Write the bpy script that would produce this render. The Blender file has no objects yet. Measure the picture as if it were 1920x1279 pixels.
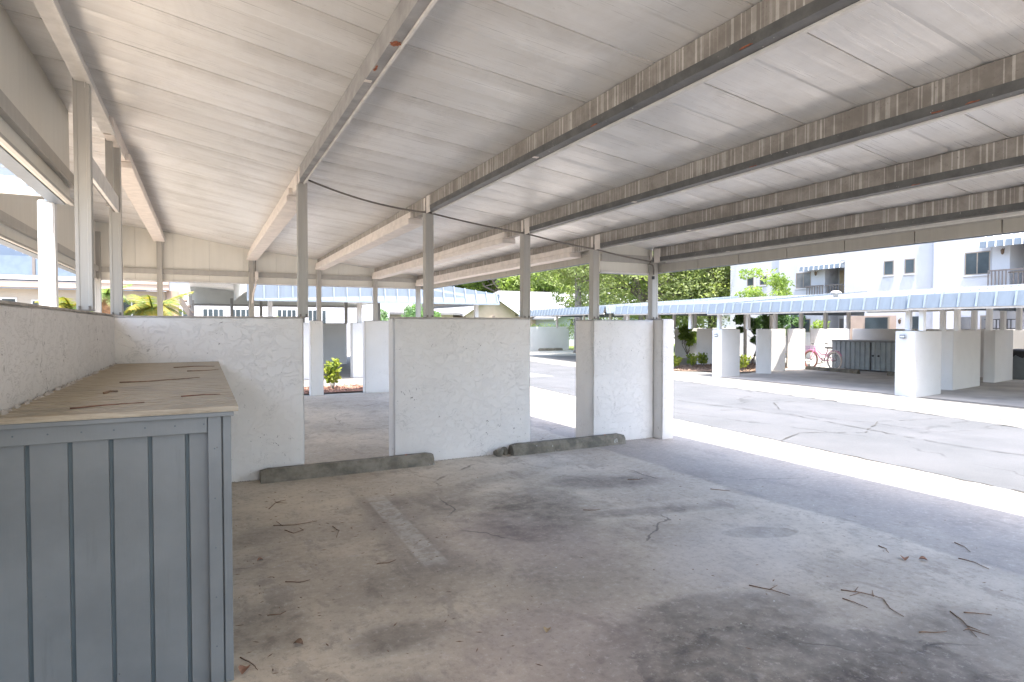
import bpy, bmesh, math, random
from mathutils import Vector, Matrix, noise
R=math.radians
rnd=random.Random(7)
S=bpy.context.scene
COL=S.collection
# ------------------------------------------------------------ camera, sky, sun, exposure
YAW=math.atan(580/1134.); PITCH=math.atan(28.5/1134.)
cd=bpy.data.cameras.new('camera'); cam=bpy.data.objects.new('camera',cd); COL.objects.link(cam)
cam.location=(0,0,1.45); cam.rotation_euler=(math.pi/2-PITCH,0,-YAW)
cd.sensor_width=36; cd.lens=1134/1920*36; cd.clip_start=.05; cd.clip_end=900
S.camera=cam
SUN=Vector((-.085,-.30,1.0)).normalized()          # towards the sun
w=bpy.data.worlds.new("World"); S.world=w; w.use_nodes=True
nt=w.node_tree; nt.nodes.clear()
sky=nt.nodes.new('ShaderNodeTexSky'); sky.sky_type='NISHITA'; sky.sun_disc=False
sky.sun_elevation=math.asin(SUN.z); sky.sun_rotation=math.pi+math.atan2(.085,.30)
sky.air_density=1.0; sky.dust_density=3.0; sky.ozone_density=1.0
bg=nt.nodes.new('ShaderNodeBackground'); bg.inputs[1].default_value=.15
wo=nt.nodes.new('ShaderNodeOutputWorld')
nt.links.new(sky.outputs[0],bg.inputs[0]); nt.links.new(bg.outputs[0],wo.inputs[0])
sl=bpy.data.lights.new('sun','SUN'); sl.energy=2.6; sl.angle=R(.55); sl.color=(1,.95,.88)
so=bpy.data.objects.new('sun',sl); COL.objects.link(so); so.rotation_euler=(-SUN).to_track_quat('-Z','Y').to_euler()
S.view_settings.view_transform='Standard'; S.view_settings.look='None'
S.view_settings.gamma=1; S.view_settings.exposure=2.72; S.view_settings.use_curve_mapping=False
S.cycles.max_bounces=10; S.cycles.diffuse_bounces=7; S.cycles.glossy_bounces=4; S.cycles.transparent_max_bounces=8
S.cycles.use_denoising=True; S.cycles.sample_clamp_indirect=6

# ------------------------------------------------------------ materials
class NT:
    def __init__(s,name):
        s.m=bpy.data.materials.new(name); s.m.use_nodes=True; s.t=s.m.node_tree; s.t.nodes.clear()
        s.out=s.n('ShaderNodeOutputMaterial'); s.b=s.n('ShaderNodeBsdfPrincipled'); s.l(s.b.outputs[0],s.out.inputs[0])
        s.pos=s.n('ShaderNodeNewGeometry').outputs['Position']
    def n(s,t): return s.t.nodes.new(t)
    def l(s,a,b): s.t.links.new(a,b)
    def val(s,x,inp):
        if hasattr(x,'links'): s.l(x,inp)
        else: inp.default_value=x
    def math(s,op,a,b=0,c=None,clamp=False):
        m=s.n('ShaderNodeMath'); m.operation=op; m.use_clamp=clamp; s.val(a,m.inputs[0]); s.val(b,m.inputs[1])
        if c is not None: s.val(c,m.inputs[2])
        return m.outputs[0]
    def map(s,scale=(1,1,1),loc=(0,0,0),rot=(0,0,0),src=None):
        m=s.n('ShaderNodeMapping'); m.inputs['Location'].default_value=loc; m.inputs['Rotation'].default_value=rot; m.inputs['Scale'].default_value=scale
        s.l(src or s.pos,m.inputs[0]); return m.outputs[0]
    def noise(s,scale,det=4,rough=.55,src=None,dist=0):
        n=s.n('ShaderNodeTexNoise'); n.inputs['Scale'].default_value=scale; n.inputs['Detail'].default_value=det
        n.inputs['Roughness'].default_value=rough; n.inputs['Distortion'].default_value=dist
        s.l(src or s.pos,n.inputs['Vector']); return n.outputs['Fac']
    def ramp(s,x,lo,hi,a=0.,b=1.,smooth=True):
        m=s.n('ShaderNodeMapRange'); m.interpolation_type='SMOOTHSTEP' if smooth else 'LINEAR'
        s.val(x,m.inputs[0]); m.inputs[1].default_value=lo; m.inputs[2].default_value=hi; m.inputs[3].default_value=a; m.inputs[4].default_value=b
        return m.outputs[0]
    def mix(s,f,a,b,mode='MIX'):
        m=s.n('ShaderNodeMix'); m.data_type='RGBA'; m.blend_type=mode; s.val(f,m.inputs[0])
        for x,i in ((a,6),(b,7)):
            if hasattr(x,'links'): s.l(x,m.inputs[i])
            else: m.inputs[i].default_value=(*x,1) if len(x)==3 else x
        return m.outputs[2]
    def bump(s,h,strength=.3,dist=.01):
        b=s.n('ShaderNodeBump'); b.inputs['Strength'].default_value=strength; b.inputs['Distance'].default_value=dist
        s.l(h,b.inputs['Height']); s.l(b.outputs[0],s.b.inputs['Normal'])
    def col(s,c): s.val(c if hasattr(c,'links') else (*c,1),s.b.inputs['Base Color'])
    def rough(s,r): s.val(r,s.b.inputs['Roughness'])
    def spec(s,r): s.val(r,s.b.inputs['Specular IOR Level'])

def simple(name,c,rough=.6,var=.12,scale=6,metal=0,bump=0,bscale=60,spec=.4):
    m=NT(name); n=m.noise(scale,5)
    m.col(m.mix(m.ramp(n,.3,.7),tuple(x*(1-var) for x in c),tuple(min(1,x*(1+var)) for x in c)))
    m.rough(rough); m.b.inputs['Metallic'].default_value=metal; m.spec(spec)
    if bump: m.bump(m.noise(bscale,3),bump,.004)
    return m.m
def stucco(name,c,specks=.5,dark=(.10,.085,.075),seed=0):
    m=NT(name)
    big=m.noise(1.1,3,src=m.map(loc=(seed,seed*2,0)))
    base=m.mix(m.ramp(big,.3,.72),tuple(x*.93 for x in c),c)
    # knock-down trowel texture: raised smears with crisp edges
    tr=m.noise(9,5,.62,src=m.map((1,1,1.4),loc=(seed,0,seed)),dist=.9)
    edge=m.math('ABSOLUTE',m.math('SUBTRACT',tr,.5))
    flat=m.ramp(edge,.0,.035)
    gate=m.ramp(m.noise(2.6,2,src=m.map(loc=(3+seed,7,1))),.52,.68)
    # scattered voids and scuffs
    sp=m.noise(26,3,.7,src=m.map((1,1,.75),loc=(seed*3,1,4)),dist=1.2)
    vo=m.math('MULTIPLY',m.ramp(sp,.66-.035*(specks>1),.695-.035*(specks>1)),m.ramp(m.noise(2.2,2,src=m.map(loc=(seed,2,9))),.42,.62))
    ln=m.math('MULTIPLY',m.ramp(m.math('SUBTRACT',1,flat),.55,1.),gate)
    grime=m.ramp(m.noise(3.,4,src=m.map((1,1,.25))),.62,.8)
    c1=m.mix(m.math('MULTIPLY',ln,.50*min(1,specks)),base,tuple(x*.45 for x in c))
    c2=m.mix(m.math('MULTIPLY',vo,min(1,specks+.15)),c1,dark)
    c3=m.mix(m.math('MULTIPLY',grime,.12),c2,(.25,.22,.19))
    m.col(c3); m.rough(.9); m.spec(.15)
    fine=m.noise(150,2); h=m.math('ADD',m.math('MULTIPLY',flat,.8),m.math('MULTIPLY',fine,.25))
    h=m.math('SUBTRACT',h,m.math('MULTIPLY',vo,1.))
    h=m.math('ADD',h,m.math('MULTIPLY',m.noise(14,4,.6),1.2))
    m.bump(h,.55,.006)
    return m.m
M={}
M['stucco']=stucco('stucco_white',(.70,.665,.63),.8,seed=1)
M['stucco_left']=stucco('stucco_speckled',(.66,.63,.60),1.5,seed=5)
M['stucco_far']=stucco('stucco_far',(.68,.665,.64),.25,seed=9)
M['cap']=simple('wall_cap',(.38,.34,.30),.9,.25,12)
# concrete floor
def ell(m,cx,cy,rx,ry,rot,soft=.35,nz=.5,seed=0,fs=2.2):
    n=m.n('ShaderNodeTexNoise'); n.inputs['Scale'].default_value=fs; n.inputs['Detail'].default_value=9; n.inputs['Roughness'].default_value=.75
    m.l(m.map(loc=(seed*3.1,seed,0)),n.inputs['Vector'])
    v=m.n('ShaderNodeMapping'); v.vector_type='TEXTURE'; v.inputs['Location'].default_value=(cx,cy,0); v.inputs['Rotation'].default_value=(0,0,rot); v.inputs['Scale'].default_value=(rx,ry,1)
    m.l(m.pos,v.inputs[0])
    sep=m.n('ShaderNodeSeparateXYZ'); m.l(v.outputs[0],sep.inputs[0])
    r=m.math('SQRT',m.math('ADD',m.math('POWER',m.math('ABSOLUTE',sep.outputs[0]),2),m.math('POWER',m.math('ABSOLUTE',sep.outputs[1]),2)))
    r=m.math('ADD',r,m.math('MULTIPLY',m.math('SUBTRACT',n.outputs['Fac'],.5),nz*2))
    return m.ramp(r,1-soft,1+soft*.6,1,0)
def floor_mat():
    m=NT('concrete_floor')
    a=m.noise(.55,6,.6); b=m.noise(2.3,7,.68,src=m.map(loc=(4,1,0))); c=m.noise(9,6,.7,src=m.map(loc=(1,8,0))); d=m.noise(60,4,.7)
    sepp=m.n('ShaderNodeSeparateXYZ'); m.l(m.pos,sepp.inputs[0]); X=sepp.outputs[0]; Yy=sepp.outputs[1]
    warm=(.62,.53,.41); grey=(.57,.52,.45)
    base=m.mix(m.ramp(X,1.2,3.4),warm,grey)
    base=m.mix(m.ramp(b,.35,.7),m.mix(1,base,(.80,.78,.76),'MULTIPLY'),base)
    base=m.mix(m.math('MULTIPLY',m.ramp(a,.42,.60,1,0),.42),base,(.24,.21,.18))
    base=m.mix(m.math('MULTIPLY',m.ramp(c,.52,.68),.42),base,(.22,.19,.16))
    b3=m.noise(3.7,7,.75,src=m.map((1,.55,1),loc=(11,3,0),rot=(0,0,.5)),dist=.4)
    base=m.mix(m.math('MULTIPLY',m.ramp(b3,.53,.62),.40),base,(.21,.18,.155))
    base=m.mix(m.math('MULTIPLY',m.ramp(b3,.30,.42,1,0),.35),base,(.66,.61,.53))
    base=m.mix(m.math('MULTIPLY',m.ramp(c,.3,.44,1,0),.35),base,(.54,.50,.46))
    st=[(2.25,4.05,.75,.50,.9,.78,.6),(3.3,4.6,.60,.24,-.3,.62,.5),(1.75,4.9,.5,.22,.2,.5,.6),(2.9,3.75,.95,.10,-.25,.5,.55),(3.47,2.96,.30,.12,-.35,.5,.10),
        (.8,2.72,.26,.14,0,.55,.5),(2.25,1.62,.80,.46,-.5,.92,.10),(2.2,2.15,.66,.28,-.1,.6,.2),(1.5,2.0,.6,.25,.3,.5,.5),(3.0,1.5,.5,.3,.3,.5,.5),(1.85,4.55,.45,.2,.3,.42,.6),
        (.25,3.1,.22,.3,0,.5,.6),(.35,4.5,.35,.18,.5,.4,.5),(1.1,3.3,.5,.3,.2,.35,.6),(1.9,2.9,.5,.35,.4,.35,.7),(2.9,3.2,.3,.5,1.,.25,.7),
        (.55,2.1,.45,.3,0,.45,.5),(1.4,1.9,.5,.2,.4,.5,.5),(2.6,5.2,.6,.14,.2,.28,.5),(1.25,4.3,.1,.9,.1,.35,.4)]
    dk=None
    for i,(cx,cy,rx,ry,ro,amt,soft) in enumerate(st):
        e=m.math('MULTIPLY',ell(m,cx,cy,rx,ry,ro,soft,.55,i),amt)
        dk=e if dk is None else m.math('MAXIMUM',dk,e)
    dk=m.math('MULTIPLY',dk,m.math('MULTIPLY',m.ramp(c,.33,.6,.72,1.05),m.ramp(b,.3,.65,.55,1.1)))
    base=m.mix(dk,base,(.10,.086,.075))
    # paler scrubbed patches, worn paint strip
    lt=m.math('MULTIPLY',ell(m,3.0,2.75,.75,.45,.5,.5,.6,31),.35)
    base=m.mix(lt,base,(.56,.53,.51))
    lt=m.math('MULTIPLY',ell(m,.9,5.3,1.1,.5,0,.5,.6,33),.28)
    base=m.mix(lt,base,(.60,.51,.38))
    # violet-brown oil tint
    base=m.mix(m.math('MULTIPLY',ell(m,1.35,2.3,.6,.45,.3,.6,.6,35),.30),base,(.31,.235,.23))
    base=m.mix(m.math('MULTIPLY',ell(m,1.9,3.6,.5,.7,.3,.6,.6,36),.28),base,(.30,.24,.24))
    # worn stripe between the bays
    u=m.math('ADD',X,m.math('MULTIPLY',m.math('SUBTRACT',Yy,4.3),-.02))
    sx=m.math('MULTIPLY',m.ramp(u,1.175,1.20),m.ramp(u,1.335,1.36,1,0)); sy=m.math('MULTIPLY',m.ramp(Yy,3.35,3.6),m.ramp(Yy,4.9,5.2,1,0))
    sm=m.math('MULTIPLY',m.math('MULTIPLY',sx,sy),m.ramp(b,.3,.5,.35,1))
    halo=m.math('MULTIPLY',m.math('MULTIPLY',m.ramp(u,1.0,1.12),m.ramp(u,1.40,1.55,1,0)),m.math('MULTIPLY',m.ramp(Yy,3.1,3.5),m.ramp(Yy,4.9,5.2,1,0)))
    base=m.mix(m.math('MULTIPLY',halo,.32),base,(.20,.175,.16))
    base=m.mix(m.math('MULTIPLY',m.math('MULTIPLY',sm,m.ramp(c,.38,.60,.15,1)),.48),base,(.64,.60,.54))
    # darker outer band towards the drive, with a crisp wavering edge
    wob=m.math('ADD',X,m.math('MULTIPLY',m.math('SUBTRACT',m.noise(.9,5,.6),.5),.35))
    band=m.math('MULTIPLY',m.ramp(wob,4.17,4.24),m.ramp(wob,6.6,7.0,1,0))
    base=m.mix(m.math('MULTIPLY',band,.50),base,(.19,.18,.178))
    # hairline cracks
    v=m.n('ShaderNodeTexVoronoi'); v.feature='DISTANCE_TO_EDGE'; v.inputs['Scale'].default_value=.42
    nz=m.n('ShaderNodeTexNoise'); nz.inputs['Scale'].default_value=3; nz.inputs['Detail'].default_value=6; m.l(m.pos,nz.inputs['Vector'])
    vm=m.n('ShaderNodeVectorMath'); vm.operation='MULTIPLY_ADD'; vm.inputs[1].default_value=(.35,.35,0); m.l(nz.outputs['Color'],vm.inputs[0]); m.l(m.pos,vm.inputs[2]); m.l(vm.outputs[0],v.inputs['Vector'])
    cr=m.math('MULTIPLY',m.ramp(v.outputs['Distance'],.0015,.005,1,0),m.ramp(m.noise(1.2,2),.48,.58))
    base=m.mix(m.math('MULTIPLY',cr,.6),base,(.07,.06,.055))
    gr=m.noise(24,5,.8,src=m.map((1,1,1),loc=(2,5,0)))
    base=m.mix(m.math('MULTIPLY',m.ramp(gr,.52,.66),.40),base,(.19,.16,.135))
    base=m.mix(m.math('MULTIPLY',m.ramp(gr,.34,.46,1,0),.25),base,(.68,.63,.56))
    spk=m.ramp(m.noise(75,2,.6),.70,.73)
    base=m.mix(m.math('MULTIPLY',spk,.5),base,(.10,.08,.07))
    wsp=m.ramp(m.noise(52,2,.6,src=m.map(loc=(9,9,0))),.755,.775)
    base=m.mix(m.math('MULTIPLY',wsp,.6),base,(.72,.70,.66))
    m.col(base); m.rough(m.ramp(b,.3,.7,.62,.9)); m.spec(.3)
    m.bump(m.math('ADD',m.math('MULTIPLY',c,.8),m.math('SUBTRACT',m.math('MULTIPLY',d,.35),cr)),.35,.006)
    return m.m
M['floor']=floor_mat()
def apron():
    m=NT('apron_concrete'); b=m.noise(1.3,6,.65); c=m.noise(12,5,.7)
    base=m.mix(m.ramp(b,.3,.7),(.155,.148,.133),(.195,.188,.172)); base=m.mix(m.math('MULTIPLY',m.ramp(c,.6,.75),.3),base,(.25,.23,.2))
    m.col(base); m.rough(.85); m.bump(c,.3,.005); return m.m
M['apron']=apron()
def asphalt():
    m=NT('bleached_asphalt'); b=m.noise(.7,6,.65); c=m.noise(90,3,.8); s=m.noise(1.,5,.6,src=m.map((1.4,.12,1)))
    base=m.mix(m.ramp(b,.3,.7),(.064,.066,.068),(.086,.086,.089))
    base=m.mix(m.math('MULTIPLY',m.ramp(s,.52,.7),.4),base,(.05,.05,.053))
    base=m.mix(m.math('MULTIPLY',m.ramp(c,.45,.7),.35),base,(.045,.045,.045))
    v=m.n('ShaderNodeTexVoronoi'); v.feature='DISTANCE_TO_EDGE'; v.inputs['Scale'].default_value=.33
    nz=m.n('ShaderNodeTexNoise'); nz.inputs['Scale'].default_value=2.4; nz.inputs['Detail'].default_value=6; m.l(m.pos,nz.inputs['Vector'])
    vm=m.n('ShaderNodeVectorMath'); vm.operation='MULTIPLY_ADD'; vm.inputs[1].default_value=(.7,.7,0); m.l(nz.outputs['Color'],vm.inputs[0]); m.l(m.pos,vm.inputs[2]); m.l(vm.outputs[0],v.inputs['Vector'])
    cr=m.math('MULTIPLY',m.ramp(v.outputs['Distance'],.002,.009,1,0),m.ramp(m.noise(.8,2),.42,.55))
    base=m.mix(m.math('MULTIPLY',cr,.5),base,(.02,.02,.018))
    m.col(base); m.rough(.9); m.bump(c,.5,.01); return m.m
M['road']=asphalt()
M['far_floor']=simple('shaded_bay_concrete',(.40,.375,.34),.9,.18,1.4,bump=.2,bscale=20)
M['skirt_light']=simple('pale_gable_panel',(.78,.79,.73),.6,.04,2)
def ceiling():
    m=NT('aluminium_roof_pan')
    st=m.noise(2.2,6,.65,src=m.map((.35,9,1))); st2=m.noise(4,4,.6,src=m.map((.5,34,1),loc=(3,0,0))); b=m.noise(.9,4,.6)
    base=m.mix(m.ramp(b,.3,.7),(.66,.652,.635),(.76,.755,.745)); base=m.mix(m.math('MULTIPLY',m.ramp(st,.42,.66),.28),base,(.60,.57,.53))
    base=m.mix(m.math('MULTIPLY',m.ramp(m.noise(28,3,.7),.66,.74),.25),base,(.33,.28,.23))
    sep=m.n('ShaderNodeSeparateXYZ'); m.l(m.pos,sep.inputs[0])
    idx=m.math('FLOOR',m.math('DIVIDE',m.math('ADD',sep.outputs[1],2.6),.32)); wn_=m.n('ShaderNodeTexWhiteNoise'); wn_.noise_dimensions='1D'; m.l(idx,wn_.inputs['W'])
    base=m.mix(m.math('MULTIPLY',wn_.outputs['Value'],.25),base,(.54,.53,.515))
    big=m.noise(1.5,6,.7,src=m.map((1.2,.7,1),loc=(5,2,0)),dist=.5)
    base=m.mix(m.math('MULTIPLY',m.ramp(big,.42,.66),.42),base,(.52,.505,.48))
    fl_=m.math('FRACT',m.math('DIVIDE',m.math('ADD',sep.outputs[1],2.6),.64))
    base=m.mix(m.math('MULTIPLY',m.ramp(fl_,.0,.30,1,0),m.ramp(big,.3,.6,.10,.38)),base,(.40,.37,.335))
    m.col(base); m.rough(m.ramp(st2,.3,.7,.26,.5)); m.b.inputs['Metallic'].default_value=.25; m.spec(.6)
    m.b.inputs['Anisotropic'].default_value=.4
    m.bump(m.math('ADD',st2,m.math('MULTIPLY',st,1.2)),.16,.008)
    return m.m
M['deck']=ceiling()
def web():
    m=NT('weathered_beam_web')
    sep=m.n('ShaderNodeSeparateXYZ'); m.l(m.pos,sep.inputs[0]); yz=m.n('ShaderNodeCombineXYZ'); m.l(sep.outputs[1],yz.inputs[1]); m.l(sep.outputs[0],yz.inputs[0])
    s=m.noise(58,1,.4,src=m.map((.25,1,.0))); s2=m.noise(3,2,.6,src=m.map((.3,1,.0),loc=(0,5,0))); s3=m.noise(26,1,.4,src=m.map((.25,1,.0),loc=(0,9,0)))
    pw=m.n('ShaderNodeTexWave'); pw.bands_direction='Y'; pw.inputs['Scale'].default_value=3.3; pw.inputs['Distortion'].default_value=9; pw.inputs['Detail'].default_value=1; m.l(m.pos,pw.inputs['Vector'])
    blot=m.noise(5,6,.7)
    base=m.mix(m.ramp(blot,.35,.65),(.20,.178,.155),(.30,.272,.24))
    wh=m.math('MAXIMUM',m.math('MULTIPLY',m.ramp(s,.57,.62),m.ramp(s2,.40,.52,.25,1)),m.math('MULTIPLY',m.ramp(s3,.63,.66),.7))
    base=m.mix(m.math('MULTIPLY',wh,m.ramp(blot,.3,.6,.35,.7)),base,(.60,.57,.52))
    base=m.mix(m.math('MULTIPLY',m.ramp(m.noise(55,3,.7),.62,.7),.5),base,(.13,.10,.085))
    m.col(base); m.rough(.6); m.spec(.35); m.bump(m.math('ADD',s,blot),.15,.004); return m.m
M['web']=web()
def galv():
    m=NT('dark_galvanised_steel'); b=m.noise(7,5,.7); r=m.noise(1.6,6,.75,src=m.map(loc=(2.2,.3,5)))
    base=m.mix(m.ramp(b,.3,.7),(.085,.085,.082),(.135,.133,.128))
    base=m.mix(m.ramp(r,.69,.72),base,(.24,.075,.035))
    base=m.mix(m.math('MULTIPLY',m.ramp(m.noise(40,2,.6),.7,.73),.7),base,(.45,.43,.40))
    m.col(base); m.rough(.5); m.b.inputs['Metallic'].default_value=.3; m.bump(b,.1,.003); return m.m
M['galv']=galv()
M['galv_light']=simple('galvanised_beam',(.30,.295,.29),.5,.2,6,metal=.2,bump=.15,bscale=30)
def rusty():
    m=NT('rust'); b=m.noise(30,6,.7); m.col(m.mix(m.ramp(b,.35,.65),(.16,.045,.02),(.38,.13,.06))); m.rough(.9); m.bump(b,.6,.006); return m.m
M['rust']=rusty()
def vstreak(name,c,var=.1,rough=.55,dirt=.25,spec=.4):
    m=NT(name); s=m.noise(14,4,.6,src=m.map((1,1,.05))); b=m.noise(1.7,5,.6)
    base=m.mix(m.ramp(s,.35,.65),tuple(x*(1-var) for x in c),tuple(x*(1+var*.6) for x in c))
    base=m.mix(m.math('MULTIPLY',m.ramp(b,.5,.75),dirt),base,tuple(x*.62 for x in c))
    m.col(base); m.rough(rough); m.spec(spec); m.bump(s,.06,.003); return m.m
M['skirt']=vstreak('skirt_panel',(.64,.62,.56),.025,.55,.12)
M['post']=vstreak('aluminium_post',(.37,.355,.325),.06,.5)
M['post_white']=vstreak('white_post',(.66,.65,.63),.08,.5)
M['wrap']=simple('aged_beam_wrap',(.66,.60,.545),.6,.08,9)
M['fascia']=vstreak('weathered_fascia',(.40,.375,.33),.05,.6,.35)
M['trim']=simple('pale_trim',(.60,.58,.55),.5,.1,9)
M['blue']=vstreak('blue_standing_seam',(.125,.15,.178),.06,.45,.18)
M['blue_roof']=vstreak('grey_blue_roof',(.105,.115,.125),.1,.6,.3)
def rib_mat(): return simple('seam_rib',(.20,.235,.27),.45,.08,9)
M['rib']=rib_mat()
def lockerm():
    m=NT('blue_grey_paint'); b=m.noise(2.2,5,.6); g=m.noise(9,5,.6,src=m.map((3,3,.25))); 
    sep=m.n('ShaderNodeSeparateXYZ'); m.l(m.pos,sep.inputs[0])
    base=m.mix(m.ramp(b,.3,.7),(.150,.160,.163),(.195,.206,.208))
    base=m.mix(m.math('MULTIPLY',m.ramp(g,.6,.75),.25),base,(.10,.105,.105))
    base=m.mix(m.math('MULTIPLY',m.ramp(m.noise(38,3,.6),.72,.75),.6),base,(.07,.06,.05))
    m.col(base); m.rough(.55); m.bump(m.math('ADD',m.noise(70,3,src=m.map((1,1,.15))),g),.14,.003); return m.m
M['locker']=lockerm()
M['locker_far']=simple('grey_blue_locker',(.30,.335,.345),.6,.08,5)
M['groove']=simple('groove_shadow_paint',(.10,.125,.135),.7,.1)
def topm():
    m=NT('weathered_tan_boards'); g=m.noise(7,6,.7,src=m.map((1,14,1))); b=m.noise(2.6,4,.6)
    base=m.mix(m.ramp(g,.3,.7),(.26,.215,.155),(.42,.36,.27)); base=m.mix(m.math('MULTIPLY',m.ramp(b,.5,.7),.4),base,(.20,.19,.17))
    m.col(base); m.rough(.85); m.bump(g,.3,.004); return m.m
M['top']=topm()
def stopm():
    m=NT('mossy_concrete'); b=m.noise(5,6,.7); d=m.noise(50,4,.7)
    base=m.mix(m.ramp(b,.35,.65),(.115,.102,.078),(.215,.19,.15)); base=m.mix(m.math('MULTIPLY',m.ramp(m.noise(13,3,.6,src=m.map((1,1,.4),loc=(2,0,0))),.68,.72),.75),base,(.42,.41,.38))
    base=m.mix(m.math('MULTIPLY',m.ramp(m.noise(3,3,.6,src=m.map(loc=(7,0,0))),.55,.65),.5),base,(.06,.062,.05))
    m.col(base); m.rough(.95); m.bump(m.math('ADD',b,d),.7,.008); return m.m
M['stop']=stopm()
M['twig']=simple('dry_brown_frond',(.20,.125,.08),.85,.3,30)
M['redtwig']=simple('red_brown_frond',(.20,.10,.065),.8,.3,30)
M['leaf_dry']=simple('dry_leaf',(.30,.16,.10),.8,.3,40)
M['leaf_tan']=simple('tan_leaf',(.34,.25,.14),.8,.3,40)
M['chip']=simple('pale_chip',(.62,.60,.56),.8,.1,40)
M['cable']=simple('grey_cable',(.15,.135,.12),.6,.15,20)
M['white_pipe']=simple('pale_conduit',(.64,.62,.58),.4,.06,20)
M['black']=simple('black_plastic',(.02,.02,.022),.45,.1,20)
M['mulch']=None
def mulchm():
    m=NT('red_mulch'); n=m.noise(28,4,.8); m.col(m.mix(m.ramp(n,.35,.65),(.14,.06,.04),(.42,.25,.18))); m.rough(1); m.bump(n,1,.03); return m.m
M['mulch']=mulchm()
M['mulch_pale']=simple('sunbleached_mulch',(.24,.17,.125),1,.35,20,bump=.8,bscale=30)
def grassm():
    m=NT('lawn'); n=m.noise(3,5,.7); f=m.noise(60,2); m.col(m.mix(m.ramp(n,.3,.7),(.10,.15,.035),(.19,.23,.06))); m.rough(1); m.bump(f,1,.03); return m.m
M['lawn']=grassm()
M['ground']=simple('pale_ground',(.36,.34,.30),.95,.15,.6,bump=.4,bscale=20)
M['bldg']=stucco('building_stucco',(.43,.43,.445),.08,seed=12)
M['bldg_cream']=stucco('cream_stucco',(.42,.37,.31),.08,seed=14)
M['peach']=simple('peach_soffit',(.42,.32,.25),.8,.06,3)
M['brown_wall']=simple('brown_entry',(.34,.26,.21),.8,.08,3)
def glassm(name,c,rough=.08):
    m=NT(name); n=m.noise(1.3,3); m.col(m.mix(m.ramp(n,.35,.65),c,tuple(x*1.7 for x in c))); m.rough(rough); m.spec(.3); return m.m
M['glass']=glassm('dark_glass',(.03,.038,.042),.25)
M['glass_screen']=glassm('screened_glass',(.085,.085,.085),.5)
M['frame']=simple('bronze_frame',(.20,.165,.13),.5,.1,8)
M['frame_w']=simple('white_frame',(.62,.62,.62),.5,.05,8)
M['wood']=simple('tan_door',(.42,.33,.22),.6,.12,8)
M['rail']=simple('brown_rail',(.15,.125,.11),.5,.1,8)
M['blue_rail']=simple('blue_grey_railing',(.12,.155,.20),.5,.08,6)
M['shingle']=None
def shing(name,a,b_):
    m=NT(name); n=m.noise(1.3,5,.7); f=m.noise(12,4,.7,src=m.map((1,1,4))); base=m.mix(m.ramp(n,.3,.7),a,b_); base=m.mix(m.math('MULTIPLY',m.ramp(f,.5,.7),.3),base,tuple(x*.6 for x in a)); m.col(base); m.rough(.95); m.bump(f,.5,.02); return m.m
M['shingle']=shing('grey_shingles',(.13,.128,.132),(.19,.186,.19))
M['shingle_w']=shing('pale_shingles',(.20,.205,.215),(.26,.26,.275))
M['beige']=simple('beige_siding',(.37,.30,.25),.8,.06,2)
M['paleblue']=simple('pale_blue_siding',(.33,.375,.40),.8,.05,2)
M['blue_wall']=simple('blue_grey_wall',(.085,.115,.16),.8,.05,2)
M['bark']=simple('grey_bark',(.20,.175,.155),.95,.3,7,bump=.8,bscale=18)
M['palmbark']=simple('palm_trunk_fibre',(.27,.15,.085),.95,.35,12,bump=1,bscale=26)
def leafm(name,a,b_,trans=.5,sc=.5):
    m=NT(name); n=m.noise(sc,3,.6); f=m.noise(9,2,.6); c=m.mix(m.ramp(m.math('ADD',m.math('MULTIPLY',n,.6),m.math('MULTIPLY',f,.4)),.38,.62),a,b_)
    m.col(c); m.rough(.55); m.spec(.35)
    t=m.n('ShaderNodeBsdfTranslucent'); m.l(m.mix(1,c,(1.3,1.5,.7),'MULTIPLY'),t.inputs[0]); mx=m.n('ShaderNodeMixShader'); mx.inputs[0].default_value=trans*.6
    m.l(m.b.outputs[0],mx.inputs[1]); m.l(t.outputs[0],mx.inputs[2]); m.l(mx.outputs[0],m.out.inputs[0]); return m.m
M['oakleaf']=leafm('oak_leaf',(.17,.20,.09),(.36,.39,.19),trans=.8)
M['darkleaf']=leafm('dark_leaf',(.07,.13,.06),(.16,.25,.10),trans=.7)
M['lime']=leafm('lime_leaf',(.13,.19,.045),(.28,.34,.09),trans=.8)
M['shrubleaf']=leafm('shrub_leaf',(.13,.19,.03),(.34,.36,.06),sc=3)
M['orangeleaf']=leafm('croton_leaf',(.22,.20,.04),(.42,.26,.05),sc=5)
M['yellowfrond']=leafm('yellow_frond',(.09,.14,.03),(.27,.21,.035),sc=5)
M['greenfrond']=leafm('green_frond',(.10,.15,.04),(.24,.30,.10),sc=2)
M['pink']=simple('pink_bike_paint',(.62,.20,.36),.3,.05,8)
M['tyre_cream']=simple('cream_tyre',(.60,.52,.46),.7,.05,8)
M['tyre_red']=simple('red_brown_tyre',(.30,.12,.09),.7,.05,8)
M['chrome']=simple('bike_chrome',(.5,.5,.5),.25,.05,8,metal=.9)
M['purple']=simple('purple_basket',(.20,.12,.24),.6,.1,8)
M['bin']=simple('grey_bin',(.16,.18,.19),.5,.06,8)
M['teal']=simple('teal_pot',(.03,.22,.17),.5,.06,8)
M['copper']=simple('bronze_lamp',(.10,.07,.05),.4,.1,8,metal=.6)

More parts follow.
